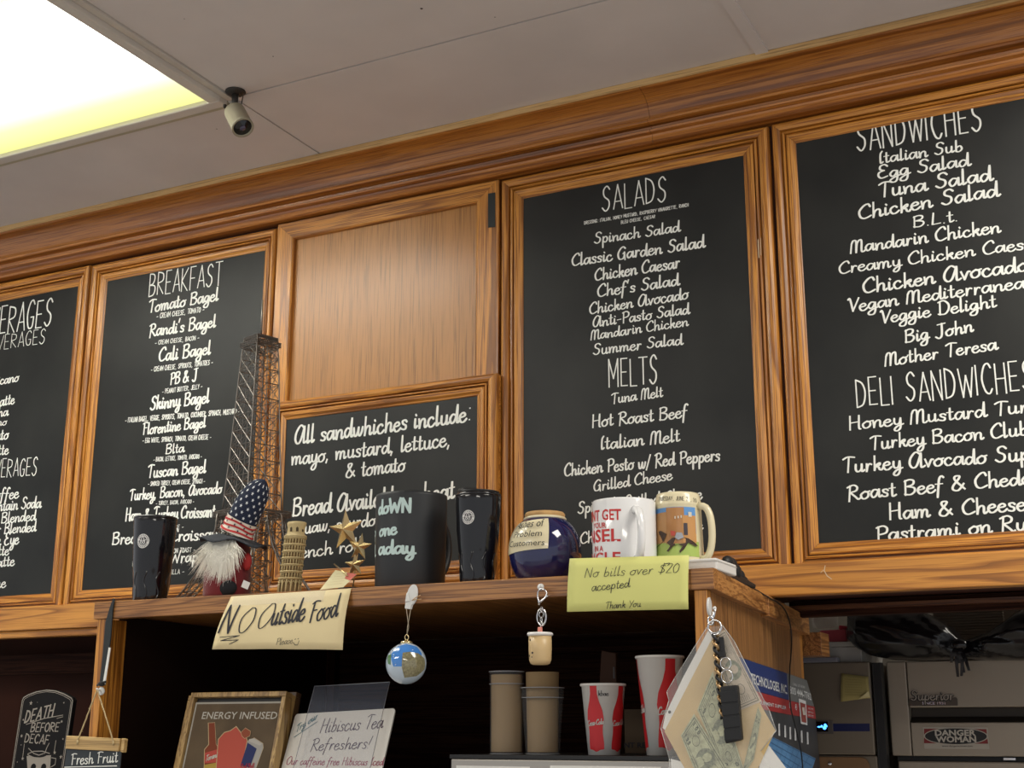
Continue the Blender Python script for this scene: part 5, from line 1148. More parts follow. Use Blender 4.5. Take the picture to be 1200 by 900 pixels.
# ================================================================== MONEY SLEEVE, SIDE POSTER, CABLE
PS = Plane((sx_(YF)-.013, YF, 0), (-.112, 1, 0), (0, 0, 1))
hk = thing('wall_hook', 'clear oval hook on the oak side panel, holding the money sleeve', 'hook', PS.w(*PS.px(829, 722), .002))
c0 = PS.px(829.5, 711); q = mpp(PS.w(*c0))
MB().slab(PS, disc(PS, c0, 9*q, 11*q, 24), .0002, .004).build('oval_plate', HK, hk, rim=.001)
YB = YF-.032
pb = wallplane(YB)
top3 = pb.w(*pb.px(834, 733))
MB().tube([PS.w(*PS.px(828.5, 722), .003), PS.w(*PS.px(829, 727), .010), top3+V((0, .004, .002)), top3+V((.002, .0, .010)), pb.w(*pb.px(838.5, 714), .002)], .0022, 8).build('hook_arm', CHROME, hk)
MB().ball(pb.w(*pb.px(838, 713), .002), .003, nu=10, nv=6).build('hook_tip', HK, hk)
t = thing('money_sleeve', 'clear plastic sleeve holding a kraft envelope and dollar bills, hung by the side panel', 'sleeve', pb.w(*pb.px(840, 900)))
def pp(name, pts, mt, d, th=.0004): return MB().slab(pb, [pb.px(*k) for k in pts][::-1], d-th, d).build(name, mt, t)
KR = mat('kraft_envelope', (.64, .46, .21), .55, var=.12, bscale=160); BILL = mat('bill_paper', (.46, .47, .29), .6, var=.3, bscale=1500); BILLP = mat('bill_pink', (.56, .46, .34), .6, var=.1, bscale=400); BINK = mat('bill_ink', (.05, .065, .035), .7); BMID = mat('bill_midtone', (.20, .22, .14), .7, var=.5, bscale=3000)
pp('white_sheet', [(831, 737), (839, 748), (800, 815), (786, 862), (776.7, 853), (780, 837), (800, 795)], PAPERW, .0006)
pp('white_sheet', [(786, 889), (800, 893), (815, 930), (790, 930)], PAPERW, .0006)
pp('white_sheet', [(893, 880), (900, 872), (925, 905), (925, 930), (885, 930)], PAPERW, .0006)
pp('envelope', [(836.5, 745), (779, 857), (803, 901), (833, 955), (868, 945), (909, 856), (893, 828), (862, 765)], KR, .0016)
class Quad:
    step = .06
    def __init__(s, a, b, c, d_, d): s.c = [pb.px(*k) for k in (a, b, c, d_)]; s.d0 = d
    def w(s, u, v, d=0):
        a, b, c, e = s.c; x = (a[0]*(1-u)+b[0]*u)*(1-v)+(e[0]*(1-u)+c[0]*u)*v; y = (a[1]*(1-u)+b[1]*u)*(1-v)+(e[1]*(1-u)+c[1]*u)*v
        return pb.w(x, y, s.d0+d)
def bill(a, b, c, d_, d, num, mt=BILL, seed=1):
    """a b c d: lower left, lower right, upper right, upper left of the note in the photo"""
    Q = Quad(a, b, c, d_, d); m = MB().add([Q.w(u, v, e) for e in (-.0003, 0) for u, v in ((0, 0), (1, 0), (1, 1), (0, 1))], [(0, 3, 2, 1), (4, 5, 6, 7), (0, 1, 5, 4), (1, 2, 6, 5), (2, 3, 7, 6), (3, 0, 4, 7)])
    bo_ = m.build('banknote', mt, t); m = MB(); rn = random.Random(seed)
    def st(pts, w_=.012): 
        n = len(pts)
        for p0, p1 in zip(pts, pts[1:]):
            dx, dy = (p1[0]-p0[0])*2.3, p1[1]-p0[1]; l = math.hypot(dx, dy) or 1; nx, ny = -dy/l*w_/2.3, dx/l*w_
            m.add([Q.w(p0[0]+nx, p0[1]+ny, .0003), Q.w(p0[0]-nx, p0[1]-ny, .0003), Q.w(p1[0]-nx, p1[1]-ny, .0003), Q.w(p1[0]+nx, p1[1]+ny, .0003)], [(0, 1, 2, 3)])
    st([(.03, .07), (.97, .07), (.97, .93), (.03, .93), (.03, .07)], .010); st([(.06, .14), (.94, .14), (.94, .86), (.06, .86), (.06, .14)], .007)
    for cx_, cy_2, r in ((.24, .5, .15), (.78, .5, .13)): st([(cx_+r/2.3*math.cos(k*.35), cy_2+r*math.sin(k*.35)) for k in range(19)], .008)
    for k in range(12): y = .2+k*.055; st([(.66+rn.random()*.05, y), (.90, y+rn.uniform(-.02, .02))], .005)
    for k in range(7): y = .25+k*.07; st([(.08, y), (.14+rn.random()*.04, y)], .006)
    for k in range(26): x = .36+rn.random()*.28; y = .18+rn.random()*.6; st([(x, y), (x+rn.uniform(-.05, .05), y+rn.uniform(-.12, .12))], .005)
    for k in range(9): st([(.03+k*.105, .07), (.08+k*.105, .14)], .004); st([(.03+k*.105, .93), (.08+k*.105, .86)], .004)
    m.build('banknote_print', BINK, bo_)
    m = MB(); m.add([Q.w(.5+.13*math.cos(k*math.pi/12), .5+.36*math.sin(k*math.pi/12), .0004) for k in range(24)], [tuple(range(24))]); m.build('portrait_oval', BMID, bo_)
    m = MB(); m.add([Q.w(.5+.055*math.cos(k*math.pi/8), .58+.17*math.sin(k*math.pi/8), .0006) for k in range(16)], [tuple(range(16))]); m.add([Q.w(x, y, .0006) for x, y in ((.42, .18), (.58, .18), (.56, .38), (.5, .46), (.44, .38))], [(0, 1, 2, 3, 4)]); m.build('portrait_figure', mt, bo_)
    m = MB()
    class QQ:
        step = .5
        def w(s, u, v, d=0): return Q.w(u, v, d)
    for (x, y, h) in ((.07, .70, .15), (.80, .68, .17), (.80, .16, .17), (.07, .16, .14)):
        xx = x
        for ch in num:
            for s_ in glyph('script', ch)[1]:
                P2 = [(xx+gx/20*h/2.3*.8, y+gy/20*h) for gx, gy in s_]
                for p0, p1 in zip(P2, P2[1:]): 
                    dx, dy = (p1[0]-p0[0])*2.3, p1[1]-p0[1]; l = math.hypot(dx, dy) or 1; nx, ny = -dy/l*.014/2.3, dx/l*.014
                    m.add([Q.w(p0[0]+nx, p0[1]+ny, .0006), Q.w(p0[0]-nx, p0[1]-ny, .0006), Q.w(p1[0]-nx, p1[1]-ny, .0006), Q.w(p1[0]+nx, p1[1]+ny, .0006)], [(0, 1, 2, 3)])
            xx += .055
    m.build('banknote_numeral', BINK, bo_)
bill((862, 835), (834, 748), (850, 738), (893, 822), .0024, '5', BILLP, 4)
bill((868, 915), (889, 828), (893, 838), (884, 890), .0030, '20', BILL, 2)
bill((818, 832), (850, 905), (876, 912), (836, 787), .0036, '50', BILL, 5)
bill((799, 862), (828, 935), (870, 925), (814.5, 836.5), .0044, '100', BILL, 3)
pp('sleeve_front', [(830, 735.5), (792, 795.5), (783, 811), (785.5, 821), (776, 853), (786, 889), (786, 935), (925, 935), (893, 880), (911, 856), (903, 833), (862, 752), (848, 733)], mat('clear_sleeve', (.9, .9, .88), .07, alpha=.10, spec=.9), .0062, .0003)
m = MB()
for a_, b_ in zip([(830, 735.5), (792, 795.5), (783, 811), (785.5, 821), (776, 853), (786, 889)], [(792, 795.5), (783, 811), (785.5, 821), (776, 853), (786, 889), (786, 935)]): m.tube([pb.w(*pb.px(*a_), .006), pb.w(*pb.px(*b_), .006)], .0005, 4)
for a_, b_ in zip([(848, 733), (862, 752), (903, 833), (911, 856)], [(862, 752), (903, 833), (911, 856), (893, 880)]): m.tube([pb.w(*pb.px(*a_), .006), pb.w(*pb.px(*b_), .006)], .0005, 4)
m.build('sleeve_edge', mat('sleeve_edge', (.5, .5, .48), .2), t)
m = MB().fan(pb, disc(pb, pb.px(785, 834.5), 1.8*q), .0012); m.build('punched_hole', BLACK, t)
# key ring, chain and black block
t = thing('key_ring', 'steel rings with a braided chain and ridged black block, over the money sleeve', 'key ring', pb.w(*pb.px(850, 872), .02))
K = lambda x, y, d=.012: pb.w(*pb.px(x, y), d)
def ringpx(x, y, rx, ry, r, nm, mt, tv=.2, d=.012):
    c = K(x, y, d); qq = mpp(c); MB().tube([c+V((rx*qq*math.cos(a), tv*rx*qq*math.cos(a), ry*qq*math.sin(a))) for a in [i*math.pi/12 for i in range(24)]], r, 8, closed=True).build(nm, mt, t)
ringpx(840.5, 735, 7.5, 7.5, .0013, 'split_ring', CHROME); ringpx(841.5, 736, 8.5, 8.5, .0012, 'split_ring', CHROME, -.2, .014); ringpx(853.5, 778, 6, 7, .0008, 'small_ring', CHROME); ringpx(855, 793, 6.5, 7.5, .0008, 'small_ring', CHROME)
ringpx(836, 728, 3, 5, .0013, 'small_ring', CHROME)
BR = mat('dark_brass', (.42, .27, .13), .3, .85)
for k in range(2):
    m = MB(); pts = []
    for i in range(61):
        f = i/60; x = 841+9*f+(0 if f < .8 else (f-.8)*5); y = 744+98*f; a = f*38+k*math.pi; c = K(x, y, .012); qq = mpp(c)
        pts.append(c+V((math.cos(a)*2.6*qq, math.sin(a)*2.6*qq, 0)))
    m.tube(pts, .0024, 6).build('braided_strand', (BR, BLACK)[k], t)
MB().slab(pb, quad(pb, (846.5, 766), (852.5, 766), (850.5, 747), (845, 747))[::1], .008, .012).build('strap_clip', BLACK, t, rim=.001)
MB().slab(pb, quad(pb, (845.5, 771), (853, 770.5), (852.5, 764), (845, 764.5)), .007, .014).build('clip_end', BLACK, t, rim=.001)
zt_ = [(848, 805), (868, 803), (873.5, 867), (854.5, 871.5)]
MB().slab(pb, quad(pb, zt_[3], zt_[2], zt_[1], zt_[0]), .006, .018).build('ridged_block', mat('black_rubber', (.010, .010, .011), .45), t, rim=.002)
for f in (.1, .32, .54, .76):
    a_ = lambda s_, g_: (zt_[0][0]+(zt_[3][0]-zt_[0][0])*g_+s_*(zt_[1][0]-zt_[0][0]), zt_[0][1]+(zt_[3][1]-zt_[0][1])*g_+s_*(zt_[1][1]-zt_[0][1]))
    MB().slab(pb, quad(pb, a_(.0, f+.19), a_(1.0, f+.19), a_(1.0, f), a_(.0, f)), .0181, .0192).build('grip_ridge', bpy.data.materials['black_rubber'], t, rim=.001)
# poster on the side panel
t = thing('side_poster', 'glossy advertising poster with blue and red bands on the oak side panel', 'poster', PS.w(*PS.px(915, 880)))
def sp(name, pts, col, d, rough=.35, var=0):
    return MB().slab(PS, [PS.px(*k) for k in pts][::-1], d-.0004, d).build(name, mat('poster_'+name, col, rough, var=var, bscale=150), t)
sp('sheet', [(866, 770), (945, 797), (954, 829), (963, 925), (880, 930)], (.045, .05, .06), .0010, var=.4)
sp('blue_band', [(866, 770.5), (921, 789), (923.5, 820.5), (872, 806)], (.022, .045, .19), .0016)
sp('grey_band', [(921, 789), (944.5, 797.3), (953, 828), (923.5, 820.5)], (.16, .17, .18), .0016)
sp('red_band', [(872, 806.5), (923.5, 820.8), (953.5, 828.3), (955.5, 842.5), (924, 837.5), (876, 828)], (.42, .035, .04), .0017)
sp('glass_building', [(903, 863), (955, 889), (943, 925), (895, 925), (896, 880)], (.10, .28, .55), .0016)
m = MB()
for i in range(9):
    P2 = [PS.px(903-i*1.0, 864+i*6), PS.px(954-i*4, 890+i*7)]; ribbon(m, PS, P2, .5*q, .0019, 0)
for i in range(8): ribbon(m, PS, [PS.px(905+i*6, 864+i*3.2), PS.px(898+i*5, 910)], .4*q, .00195, 0)
m.build('building_line', mat('poster_line', (.03, .09, .25), .4), t)
PWH = mat('poster_print_white', (.72, .74, .76), .4)
ftext(MB(), PS, "TECHNOLOGIES, INC.", (879, 800.5), (921.5, 813.5), 12, 0, .02, d=.0022).build('lettering', PWH, t)
ftext(MB(), PS, "800 444-7762", (924.5, 812.5), (949.5, 820.5), 9, 0, .01, d=.0022).build('lettering', PWH, t)
ftext(MB(), PS, "CALL US NOW", (928, 803), (942, 807), 3, 0, 0, d=.0022).build('lettering', PWH, t)
ftext(MB(), PS, "EQUIPMENT SUPPLIER", (886, 824.5), (920, 831.5), 4.5, 0, .01, d=.0022).build('lettering', PWH, t)
for i in range(3): ftext(MB(), PS, "SERVICE", (945.5, 831+i*4), (952, 832.5+i*4), 2.2, 0, 0, d=.0022).build('lettering', PWH, t)
m = MB()
for x, y in ((924.5, 826.5), (931.5, 828.5)):
    c = PS.px(x, y); ribbon(m, PS, [(c[0]+math.cos(a)*4.3*q*2.2, c[1]+math.sin(a)*4.3*q) for a in [i*math.pi/8 for i in range(17)]], .5*q, .0022, 0); m.fan(PS, disc(PS, c, 2.4*q*2, 2.4*q, 10), .0022)
m.build('round_mark', PWH, t)
for x, y in ((912, 848), (919, 850), (925, 852), (931, 853.5), (938.5, 856), (945.5, 858)):
    MB().fan(PS, quad(PS, (x-1, y+14), (x+1, y+14.5), (x+.6, y), (x-1.2, y)), .0020).build('lit_window', PWH, t)
MB().fan(PS, quad(PS, (937, 848), (945, 850), (943, 821.5), (934.5, 818.5)), .0024).build('card_print', PWH, t)
MB().fan(PS, quad(PS, (938, 846), (943.5, 847), (942, 825), (936, 823)), .0028).build('card_picture', mat('poster_brick', (.30, .06, .05), .5), t)
MB().fan(PS, quad(PS, (939.5, 838), (942.4, 838), (941, 829), (938, 829)), .0031).build('card_figure', mat('poster_card_pale', (.6, .55, .5), .5), t)
# cable
EP = Plane((sx_(YF)+.0045, YF, 0), (-.112, 1, 0), (0, 0, 1))
def ep(x, y, d=0): return EP.w(*EP.px(x, y), d)
pts = [V((sx_(-.20)-.008, -.20, ZS+.006)), V((sx_(-.15)-.004, -.15, ZS+.003))]+[ep(*k) for k in ((903, 701.5, 0), (911, 706), (917, 711), (922, 719), (926, 732), (927.5, 748))]+[EP.w(*EP.px(x, y), .001) for x, y in ((926.5, 765), (925, 782), (924.5, 800), (925, 816), (926.5, 832), (930, 846), (934, 862), (938, 880), (940, 900), (941, 925))]
P3 = []
for i in range(len(pts)-1):
    p0, p1, p2, p3 = pts[max(i-1, 0)], pts[i], pts[i+1], pts[min(i+2, len(pts)-1)]
    for j in range(5):
        u = j/5; P3.append(.5*((2*p1)+(-p0+p2)*u+(2*p0-5*p1+4*p2-p3)*u*u+(-p0+3*p1-3*p2+p3)*u**3))
tag(MB().tube(P3, .0013, 6).build('cable', BLACK), 'thin black cable draped over the shelf corner and down its side', 'cable')

# ================================================================== KITCHEN BEHIND, ON THE RIGHT
YI = .75; pi_ = wallplane(YI); q = mpp(pi_.w(*pi_.px(1100, 820)))
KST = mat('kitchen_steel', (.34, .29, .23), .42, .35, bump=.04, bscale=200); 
XI = lambda x, y=820: onY(x, y, YI).x
ZI = lambda y, x=1100: onY(x, y, YI).z
t = thing('ice_machine', 'large brushed steel ice machine with a slanted vent and two-line badge', 'ice machine', (XI(1190), YI+.3, 0))
xa, xb = XI(1041), XI(1290)
MB().box((xa, YI+.001, ZI(886)), (XI(1064.5)-.0008, YI+.55, ZI(774))).build('side_column', KST, t, rim=.003)
MB().box((XI(1064.5)+.0008, YI+.0005, ZI(829)), (xb, YI+.55, ZI(774.5))).build('upper_panel', KST, t, rim=.002)
MB().box((XI(1064.5)+.0008, YI+.03, ZI(846)), (xb, YI+.55, ZI(829)-.0005)).build('vent_recess', mat('vent_dark', (.05, .042, .034), .5, .5), t)
x0, x1 = XI(1064.5)+.0008, xb; za, zb2 = ZI(846), ZI(829)
MB().hexa([(x0, YI+.0005, za-.0005), (x1, YI+.0005, za-.0005), (x1, YI+.0295, za-.0005), (x0, YI+.0295, za-.0005), (x0, YI+.0280, zb2-.02), (x1, YI+.0280, zb2-.02), (x1, YI+.0295, zb2-.02), (x0, YI+.0295, zb2-.02)]).build('vent_slope', bpy.data.materials['vent_dark'], t)
MB().box((x0, YI+.0005, ZI(886)), (xb, YI+.55, za-.001)).build('lower_panel', KST, t, rim=.002)
MB().box((XI(1045), YI+.02, ZI(892)), (xb, YI+.54, ZI(886)-.0005)).build('seam_recess', BLACK, t)
MB().box((XI(1047), YI+.002, 0), (xb, YI+.55, ZI(892)-.0005)).build('bin_door', KST, t, rim=.003)
MB().box((XI(1170), YI-.003, ZI(890)), (XI(1184), YI+.001, ZI(887.5))).build('latch', CHROME, t)
bg = quad(pi_, (1064, 826), (1123, 826), (1119, 809), (1066, 808))
bd = MB().slab(pi_, rr(pi_.px(1065.5, 820)[0], pi_.px(1122, 820)[0], pi_.px(1100, 827)[1], pi_.px(1100, 817.5)[1], pi_.px(1100, 817.5)[1], .004), .0005, .0022).build('name_badge', mat('badge_steel_dark', (.10, .085, .07), .3, .8), t)
pen(MB(), pi_, "Superior", (1067, 821), (1118, 820.5), 11, weight=5.2, slant=.05, d=.0028).build('badge_outline', mat('badge_black', (.012, .011, .010), .4), t)
pen(MB(), pi_, "Superior", (1067.4, 820.6), (1118.4, 820.1), 11, weight=2.2, slant=.05, d=.0036).build('badge_lettering', mat('badge_silver', (.36, .32, .27), .35, .3), t)
ftext(MB(), pi_, "SINCE 1931", (1081, 825.6), (1108, 825.6), 3.2, 0, .01, d=.0028).build('badge_lettering', CHROME, t)
st = tag(MB().slab(pi_, quad(pi_, (1083.5, 877.5), (1159.5, 878), (1157.5, 852.5), (1081.5, 852)), .0003, .0009).build('sticker', mat('sticker_white', (.42, .38, .32), .5)), 'white, red and black oval sticker reading "DANGER WOMAN" on the ice machine', 'sticker')
SR = mat('sticker_red', (.20, .02, .02), .5)
for (a, b, c, d_) in (((1083, 871), (1103, 871), (1103, 854), (1083, 854)), ((1138, 871.5), (1158, 871.5), (1156, 854.5), (1138, 854.3))): MB().fan(pi_, quad(pi_, a, b, c, d_), .0012).build('red_corner', SR, st)
cc = pi_.px(1120, 862.8)
MB().fan(pi_, disc(pi_, cc, 36*q, 9.8*q, 40), .0015).build('white_oval', bpy.data.materials['sticker_white'], st)
MB().fan(pi_, disc(pi_, cc, 34.5*q, 8.8*q, 40), .0018).build('black_oval', BLACK, st)
ftext(MB(), pi_, "DANGER", (1096, 862), (1144, 862), 6.8, 0, .035, d=.0024).build('lettering', mat('sticker_print', (.5, .46, .4), .5), st)
ftext(MB(), pi_, "WOMAN", (1097, 869.6), (1144.5, 869.6), 7, 0, .035, d=.0024).build('lettering', bpy.data.materials['sticker_print'], st)
ftext(MB(), pi_, "www.dangerwoman.com", (1104, 875.2), (1140, 875.2), 2.2, 0, 0, d=.0014).build('lettering', INK, st)
# unit to its left
YU = .70; pu = wallplane(YU); XU = lambda x, y=820: onY(x, y, YU).x; ZU = lambda y, x=990: onY(x, y, YU).z
t = thing('steel_cabinet', 'dim steel cabinet with a blue stripe and lit display, left of the ice machine', 'cabinet', (XU(985), YU+.25, 0))
xa, xb = XU(925), XU(1021.5)
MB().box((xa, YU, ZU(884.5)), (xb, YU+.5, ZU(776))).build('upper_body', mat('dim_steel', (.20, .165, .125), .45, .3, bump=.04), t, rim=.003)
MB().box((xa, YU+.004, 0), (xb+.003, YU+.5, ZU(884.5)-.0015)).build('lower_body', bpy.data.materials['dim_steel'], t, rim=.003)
MB().slab(pu, rr(XU(935), XU(1014.5), pu.px(990, 960)[1], pu.px(990, 887)[1], pu.px(990, 887)[1], .02), -.003, .003).build('lower_door', mat('tan_door', (.22, .12, .055), .6), t, rim=.002)
MB().lathe(pu.w(*pu.px(973.5, 895), .003), [(.0045, 0), (.004, .006), (0, .007)], 16, ax=(0, -1, 0)).build('door_knob', CHROME, t)
MB().slab(pu, quad(pu, (976, 857), (1019.5, 857), (1019, 848), (976, 848)), .0003, .0009).build('blue_stripe', mat('navy_stripe', (.008, .012, .075), .4), t)
MB().slab(pu, quad(pu, (945, 860), (977, 860), (976, 844), (945, 844)), .0003, .003).build('display_bezel', mat('bezel', (.09, .075, .07), .5), t, rim=.001)
MB().slab(pu, quad(pu, (945, 857.5), (971, 857.5), (970.5, 845.5), (945, 845.5)), .003, .0036).build('display_glass', GLOSSB, t)
LED = mat('blue_led', (0, 0, 0), emit=(.05, .25, 1.0), es=3.5)
m = MB()
for x, y, w_, h in ((960.5, 851.8, 2.2, .9), (963.5, 851.2, 1.4, 1.4), (967.5, 849.8, 1.6, 1.7), (966.8, 853.0, 2.2, 2.0), (969.3, 851, .8, 1.2)): m.fan(pu, disc(pu, pu.px(x, y), w_*q, h*q, 10), .0042)
m.build('lit_digits', LED, t)
st = Sheet((986, 789), (1017.5, 793), (1020, 818), (985.5, 822.5), YU-.003, .006, .006)
tg = st.mesh(8, 6).build('sticky_note', mat('sticky_yellow', (.40, .33, .12), .7)); tag(tg, 'yellow sticky note curling on the dim steel cabinet', 'note')
m = MB(); f = st.flat()
for i in range(7): line(m, f, [(990, 796+i*3), (997+(i*7) % 12, 796.5+i*3), (1010, 797+i*3)], .4, .0008)
m.build('faint_lettering', mat('faint_pencil', (.26, .21, .08), .7), tg)
MB().add([st.w(u, v, d) for u, v, d in ((.99, .04, .001), (.62, .02, .001), (.80, .12, .007), (.99, .30, .006))], [(0, 1, 2), (0, 2, 3)]).build('curled_corner', mat('sticky_pale', (.55, .48, .25), .7), tg)
t = thing('dark_post', 'black upright panel in the gap between the steel units', 'panel', (XI(1031), .72, 0))
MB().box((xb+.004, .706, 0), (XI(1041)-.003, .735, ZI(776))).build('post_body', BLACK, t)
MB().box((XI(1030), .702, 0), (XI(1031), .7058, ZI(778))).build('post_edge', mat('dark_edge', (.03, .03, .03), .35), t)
# things on top of the steel units
zt_ = ZU(776)+.0005
BIN = mat('cloudy_bin', (.55, .53, .50), .35, alpha=.75)
xx0, xx1 = XU(955, 765), XU(1008, 765)
t = thing('plastic_bin', 'cloudy plastic bin with a lid on top of the dim steel cabinet', 'bin', ((xx0+xx1)/2, YU+.14, zt_))
z1_ = ZU(757)
MB().hexa([(xx0+.004, YU+.03, zt_), (xx1-.004, YU+.03, zt_), (xx1-.004, YU+.25, zt_), (xx0+.004, YU+.25, zt_), (xx0, YU+.025, z1_), (xx1, YU+.025, z1_), (xx1, YU+.255, z1_), (xx0, YU+.255, z1_)]).build('bin_body', BIN, t, rim=.003)
MB().box((xx0-.004, YU+.02, z1_+.0003), (xx1+.003, YU+.26, ZU(751))).build('bin_lid', BIN, t, rim=.002)
zl2 = ZU(751)+.0003
MB().box((XU(940), YU-.012, zt_-.0), (XU(985), YU+.02, ZU(770))).build('grey_tray', mat('grey_tray', (.20, .20, .24), .4), thing('metal_tray', 'flat grey tray edge under the cloudy bin', 'tray', (XU(962), YU, zt_)), rim=.002)
t = thing('pink_container', 'red and pink plastic container on the cloudy bin', 'container', (XU(973), YU+.10, zl2))
PK = mat('pink_plastic_tub', (.55, .10, .13), .35)
MB().hexa([(XU(956), YU+.04, zl2), (XU(992), YU+.04, zl2), (XU(992), YU+.16, zl2), (XU(956), YU+.16, zl2), (XU(958), YU+.05, ZU(736)), (XU(990), YU+.05, ZU(735)), (XU(990), YU+.15, ZU(735)), (XU(958), YU+.15, ZU(736))]).build('tub_body', PK, t, rim=.003)
MB().hexa([(XU(981), YU+.05, ZU(735.5)), (XU(990), YU+.05, ZU(734.5)), (XU(990), YU+.12, ZU(734.5)), (XU(981), YU+.12, ZU(735.5)), (XU(982), YU+.05, ZU(730)), (XU(993), YU+.05, ZU(732)), (XU(993), YU+.12, ZU(732)), (XU(982), YU+.12, ZU(730))]).build('tub_handle', mat('red_tub', (.50, .03, .06), .35), t, rim=.003)
t = thing('glass_jar', 'clear glass jar lying beside the red container under the cabinet', 'jar', (XU(965), YU+.05, ZU(735)+.002))
r_ = (ZU(720)-ZU(736))/2*.95; cz = ZU(735)+r_+.003
MB().lathe((XU(950), YU+.06, cz), [(r_*.8, 0), (r_, .01), (r_, XU(975)-XU(950)-.006), (r_*.85, XU(975)-XU(950)), (r_*.85, XU(979)-XU(950)), (r_*.75, XU(979)-XU(950))], 24, ax=(1, 0, 0)).build('jar_wall', mat('jar_glass', (.5, .45, .4), .06, alpha=.22, spec=.9), t)
# black rubbish bag
t = thing('plastic_bag', 'glossy black plastic rubbish bag knotted on top of the ice machine', 'bag', (XI(1110, 760), .74, ZI(774)))
BAG = mat('black_film', (.006, .006, .007), .22, spec=.6)
topl = [(988, 724), (996, 719), (1020, 716), (1060, 716), (1085, 718), (1110, 733), (1127, 752), (1140, 748), (1160, 740), (1175, 730), (1190, 718), (1215, 712), (1260, 712)]
botl = [(990, 744), (1003, 758), (1020, 768), (1038, 771), (1060, 772), (1085, 773), (1110, 772), (1128, 770), (1140, 772), (1160, 773), (1180, 773), (1215, 773), (1260, 773)]
def interp(L_, x):
    if x <= L_[0][0]: return L_[0][1]
    for (a, b), (c, d_) in zip(L_, L_[1:]):
        if x <= c: return b+(d_-b)*(x-a)/(c-a)
    return L_[-1][1]
pg = wallplane(.70); pg.P = pg.P+V((0, 0, .004)); NX, NY = 90, 16
m = MB(); vs = []; kx, ky = pg.px(1128, 757)
for side in (0, 1):
    for j in range(NY+1):
        for i in range(NX+1):
            X = 994+266*i/NX; f = j/NY; y = interp(botl, X)+(interp(topl, X)-interp(botl, X))*f
            u, v = pg.px(X, y); an = math.atan2(v-ky, (u-kx)); rr_ = math.hypot(u-kx, v-ky)
            fold = (.5*math.sin(an*26+rr_*20)+.35*math.sin(an*57+1.3)+.5*math.sin(u*60+v*90))*.0075*min(1, rr_/.03)
            e_ = math.sin(math.pi*min(max(f, .0), 1))**.6*min(1, i/5)*min(1, (rr_/.05))
            vs.append(pg.w(u, v, (.010+.045*e_+fold*(.3+.7*e_)) if side == 0 else -.10-.05*e_))
n1 = (NX+1)*(NY+1)
fs = [(j*(NX+1)+i, j*(NX+1)+i+1, (j+1)*(NX+1)+i+1, (j+1)*(NX+1)+i) for j in range(NY) for i in range(NX)]
fs += [tuple(k+n1 for k in f_[::-1]) for f_ in fs]
for i in range(NX): fs += [(i+1, i, i+n1, i+1+n1), (NY*(NX+1)+i, NY*(NX+1)+i+1, NY*(NX+1)+i+1+n1, NY*(NX+1)+i+n1)]
for j in range(NY): a = j*(NX+1); fs.append((a, a+NX+1, a+NX+1+n1, a+n1))
m.add(vs, fs, True).build('bag_body', BAG, t)
kc = pg.w(kx, ky, .05)
MB().ball(kc, .014, (1.3, .8, .9), 14, 9).build('bag_knot', BAG, t)
m = MB(); rn = random.Random(5)
for i in range(9):
    x_ = rn.uniform(-.014, .014); ln_ = rn.uniform(.03, .07); w_ = .004
    p0 = kc+V((x_*.3, -.006, 0)); p1 = kc+V((x_, -.012, -ln_*.5)); p2 = kc+V((x_*1.1+rn.uniform(-.006, .006), -.010+rn.uniform(-.004, .004), -ln_))
    m.add([p0+V((-w_/2, 0, 0)), p0+V((w_/2, 0, 0)), p1+V((w_, 0, 0)), p1+V((-w_, 0, 0)), p2+V((w_*.7, 0, 0)), p2+V((-w_*.7, 0, 0)), ], [(0, 1, 2, 3), (3, 2, 4, 5)], True)
m.build('bag_tail', BAG, t)
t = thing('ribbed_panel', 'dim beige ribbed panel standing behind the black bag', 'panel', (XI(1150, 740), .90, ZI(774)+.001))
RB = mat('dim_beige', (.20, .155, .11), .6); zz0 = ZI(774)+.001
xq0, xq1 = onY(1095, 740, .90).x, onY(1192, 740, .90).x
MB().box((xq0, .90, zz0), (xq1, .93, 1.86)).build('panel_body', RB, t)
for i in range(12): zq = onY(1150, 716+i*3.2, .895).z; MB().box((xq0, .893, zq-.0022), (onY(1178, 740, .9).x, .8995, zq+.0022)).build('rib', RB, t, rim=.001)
t = thing('crumpled_foil', 'bright crumpled foil corner above the right end of the black bag', 'foil', (onY(1205, 722, .80).x, .80, 1.7))
m = MB(); rn = random.Random(9); vs = []
for j in range(7):
    for i in range(9): p_ = onY(1189+i*7, 724-j*3, .80); vs.append(p_+V((rn.uniform(-.003, .003), rn.uniform(-.014, .014), rn.uniform(-.003, .003))))
m.add(vs, [(j*9+i, j*9+i+1, (j+1)*9+i+1, (j+1)*9+i) for j in range(6) for i in range(8)]).build('foil_sheet', mat('foil', (.55, .53, .5), .3, .9), t)

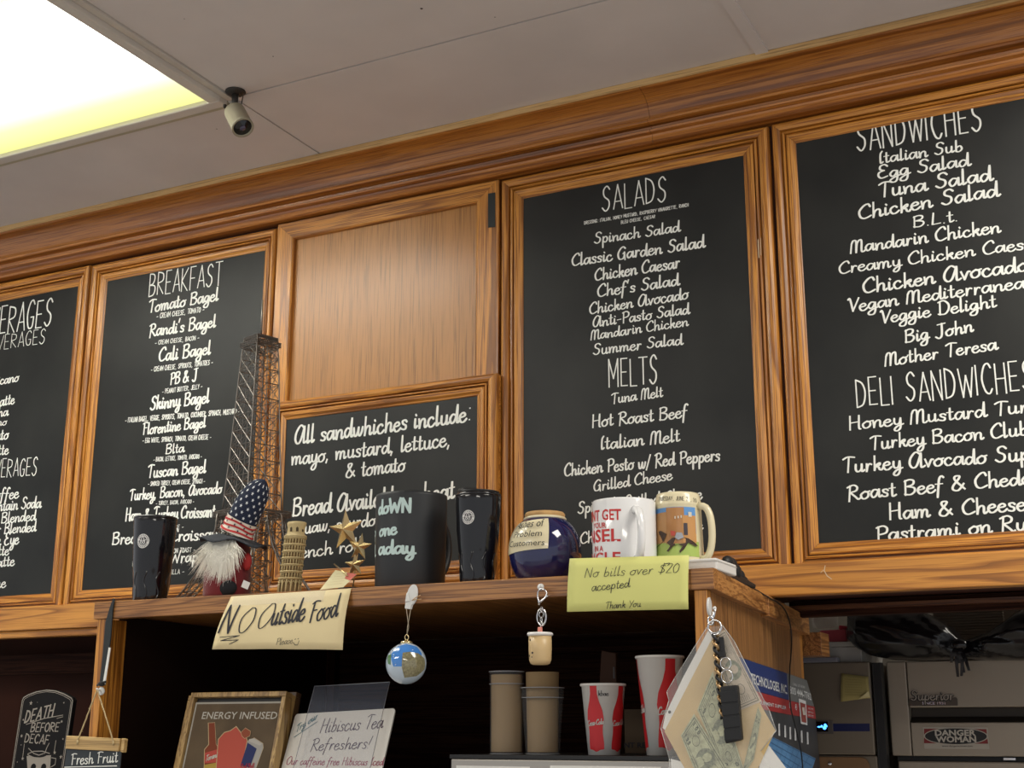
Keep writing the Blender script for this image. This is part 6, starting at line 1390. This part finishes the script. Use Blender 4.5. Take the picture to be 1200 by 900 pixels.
# ================================================================== CEILING CAMERA
c0 = onZ(276, 107, ZC); q = mpp(c0)
t = thing('security_camera', 'small bullet security camera hanging from the ceiling by the light', 'camera', (c0.x, c0.y, ZC-.05))
MB().lathe((c0.x, c0.y, ZC), [(0, -.008), (5*q, -.0078), (10*q, -.005), (12*q, -.002), (12*q, -.0003)], 28).build('mount_plate', mat('camera_dark', (.035, .03, .025), .5), t)
CDK = bpy.data.materials['camera_dark']; CBG = mat('camera_beige', (.36, .33, .24), .45, var=.08)
j0 = c0+V((0, 0, -.008)); j1 = c0-UP*(17*q)+RT*(-.5*q)
j1 = V((c0.x, c0.y, 0))+V((0, 0, ZC-.036))
MB().tube([j0+V((0, 0, .003)), j1], [4.2*q, 3.2*q], 12).build('stem', CDK, t)
MB().ball(j1, 4.5*q, nu=14, nv=8).build('ball_joint', CDK, t)
MB().tube([j1+V((-.0165, -.004, .003)), j1+V((.006, .001, .001))], .0028, 8).build('clamp_screw', CDK, t)
MB().lathe(j1+V((-.019, -.005, .004)), [(.0045, 0), (.0045, .004), (0, .005)], 10, ax=(-1, -.2, .2)).build('screw_knob', CDK, t)
ax = (RT*15-UP*25-FW*22).normalized(); b0 = j1-UP*(5*q)+ax*(-3*q)-ax*0
r_ = 12.3*q; L_ = 37*q
MB().lathe(b0, [(0, 0), (r_*.75, .001), (r_*.97, .004), (r_, .008), (r_*1.02, L_*.9), (r_*1.06, L_*.91), (r_*1.06, L_), (r_*.92, L_), (r_*.86, L_*.95), (0, L_*.93)], 36, ax=ax).build('housing', CBG, t); t = hs_ = [c for c in t.children if c.name.startswith('housing')][0]
MB().lathe(b0+ax*(L_*.935), [(r_*.90, 0), (r_*.88, .0015), (r_*.45, .0018), (r_*.42, .004), (0, .0042)], 30, ax=ax).build('lens_face', GLOSSB, t)
MB().lathe(b0+ax*(L_*.935+.0042), [(r_*.30, 0), (r_*.25, .002), (0, .003)], 20, ax=ax).build('lens', mat('lens_glass', (.06, .05, .10), .05, spec=1), t); t = hs_.parent
MB().tube([c0+V((.012, .004, -.004)), c0+V((.017, .004, -.014)), c0+V((.015, .003, -.03)), c0+V((.012, .0, -.038)), b0+V((.006, 0, .001))], .0012, 6).build('camera_cable', CDK, t)
# specks and scratch on the ceiling
m = MB(); pc = Plane((0, 0, ZC-.0002), (1, 0, 0), (0, 1, 0)); pc.N = V((0, 0, -1))
for x, y, r in ((494, 10, 1.6), (320, 66, .9), (216, 22, .7), (254, 151, 1.0), (580, 20, .8)): m.fan(pc, disc(pc, pc.px(x, y), r*q, n=8), .0002)
m.build('ceiling_speck', mat('speck', (.05, .03, .02), .8), ceil)
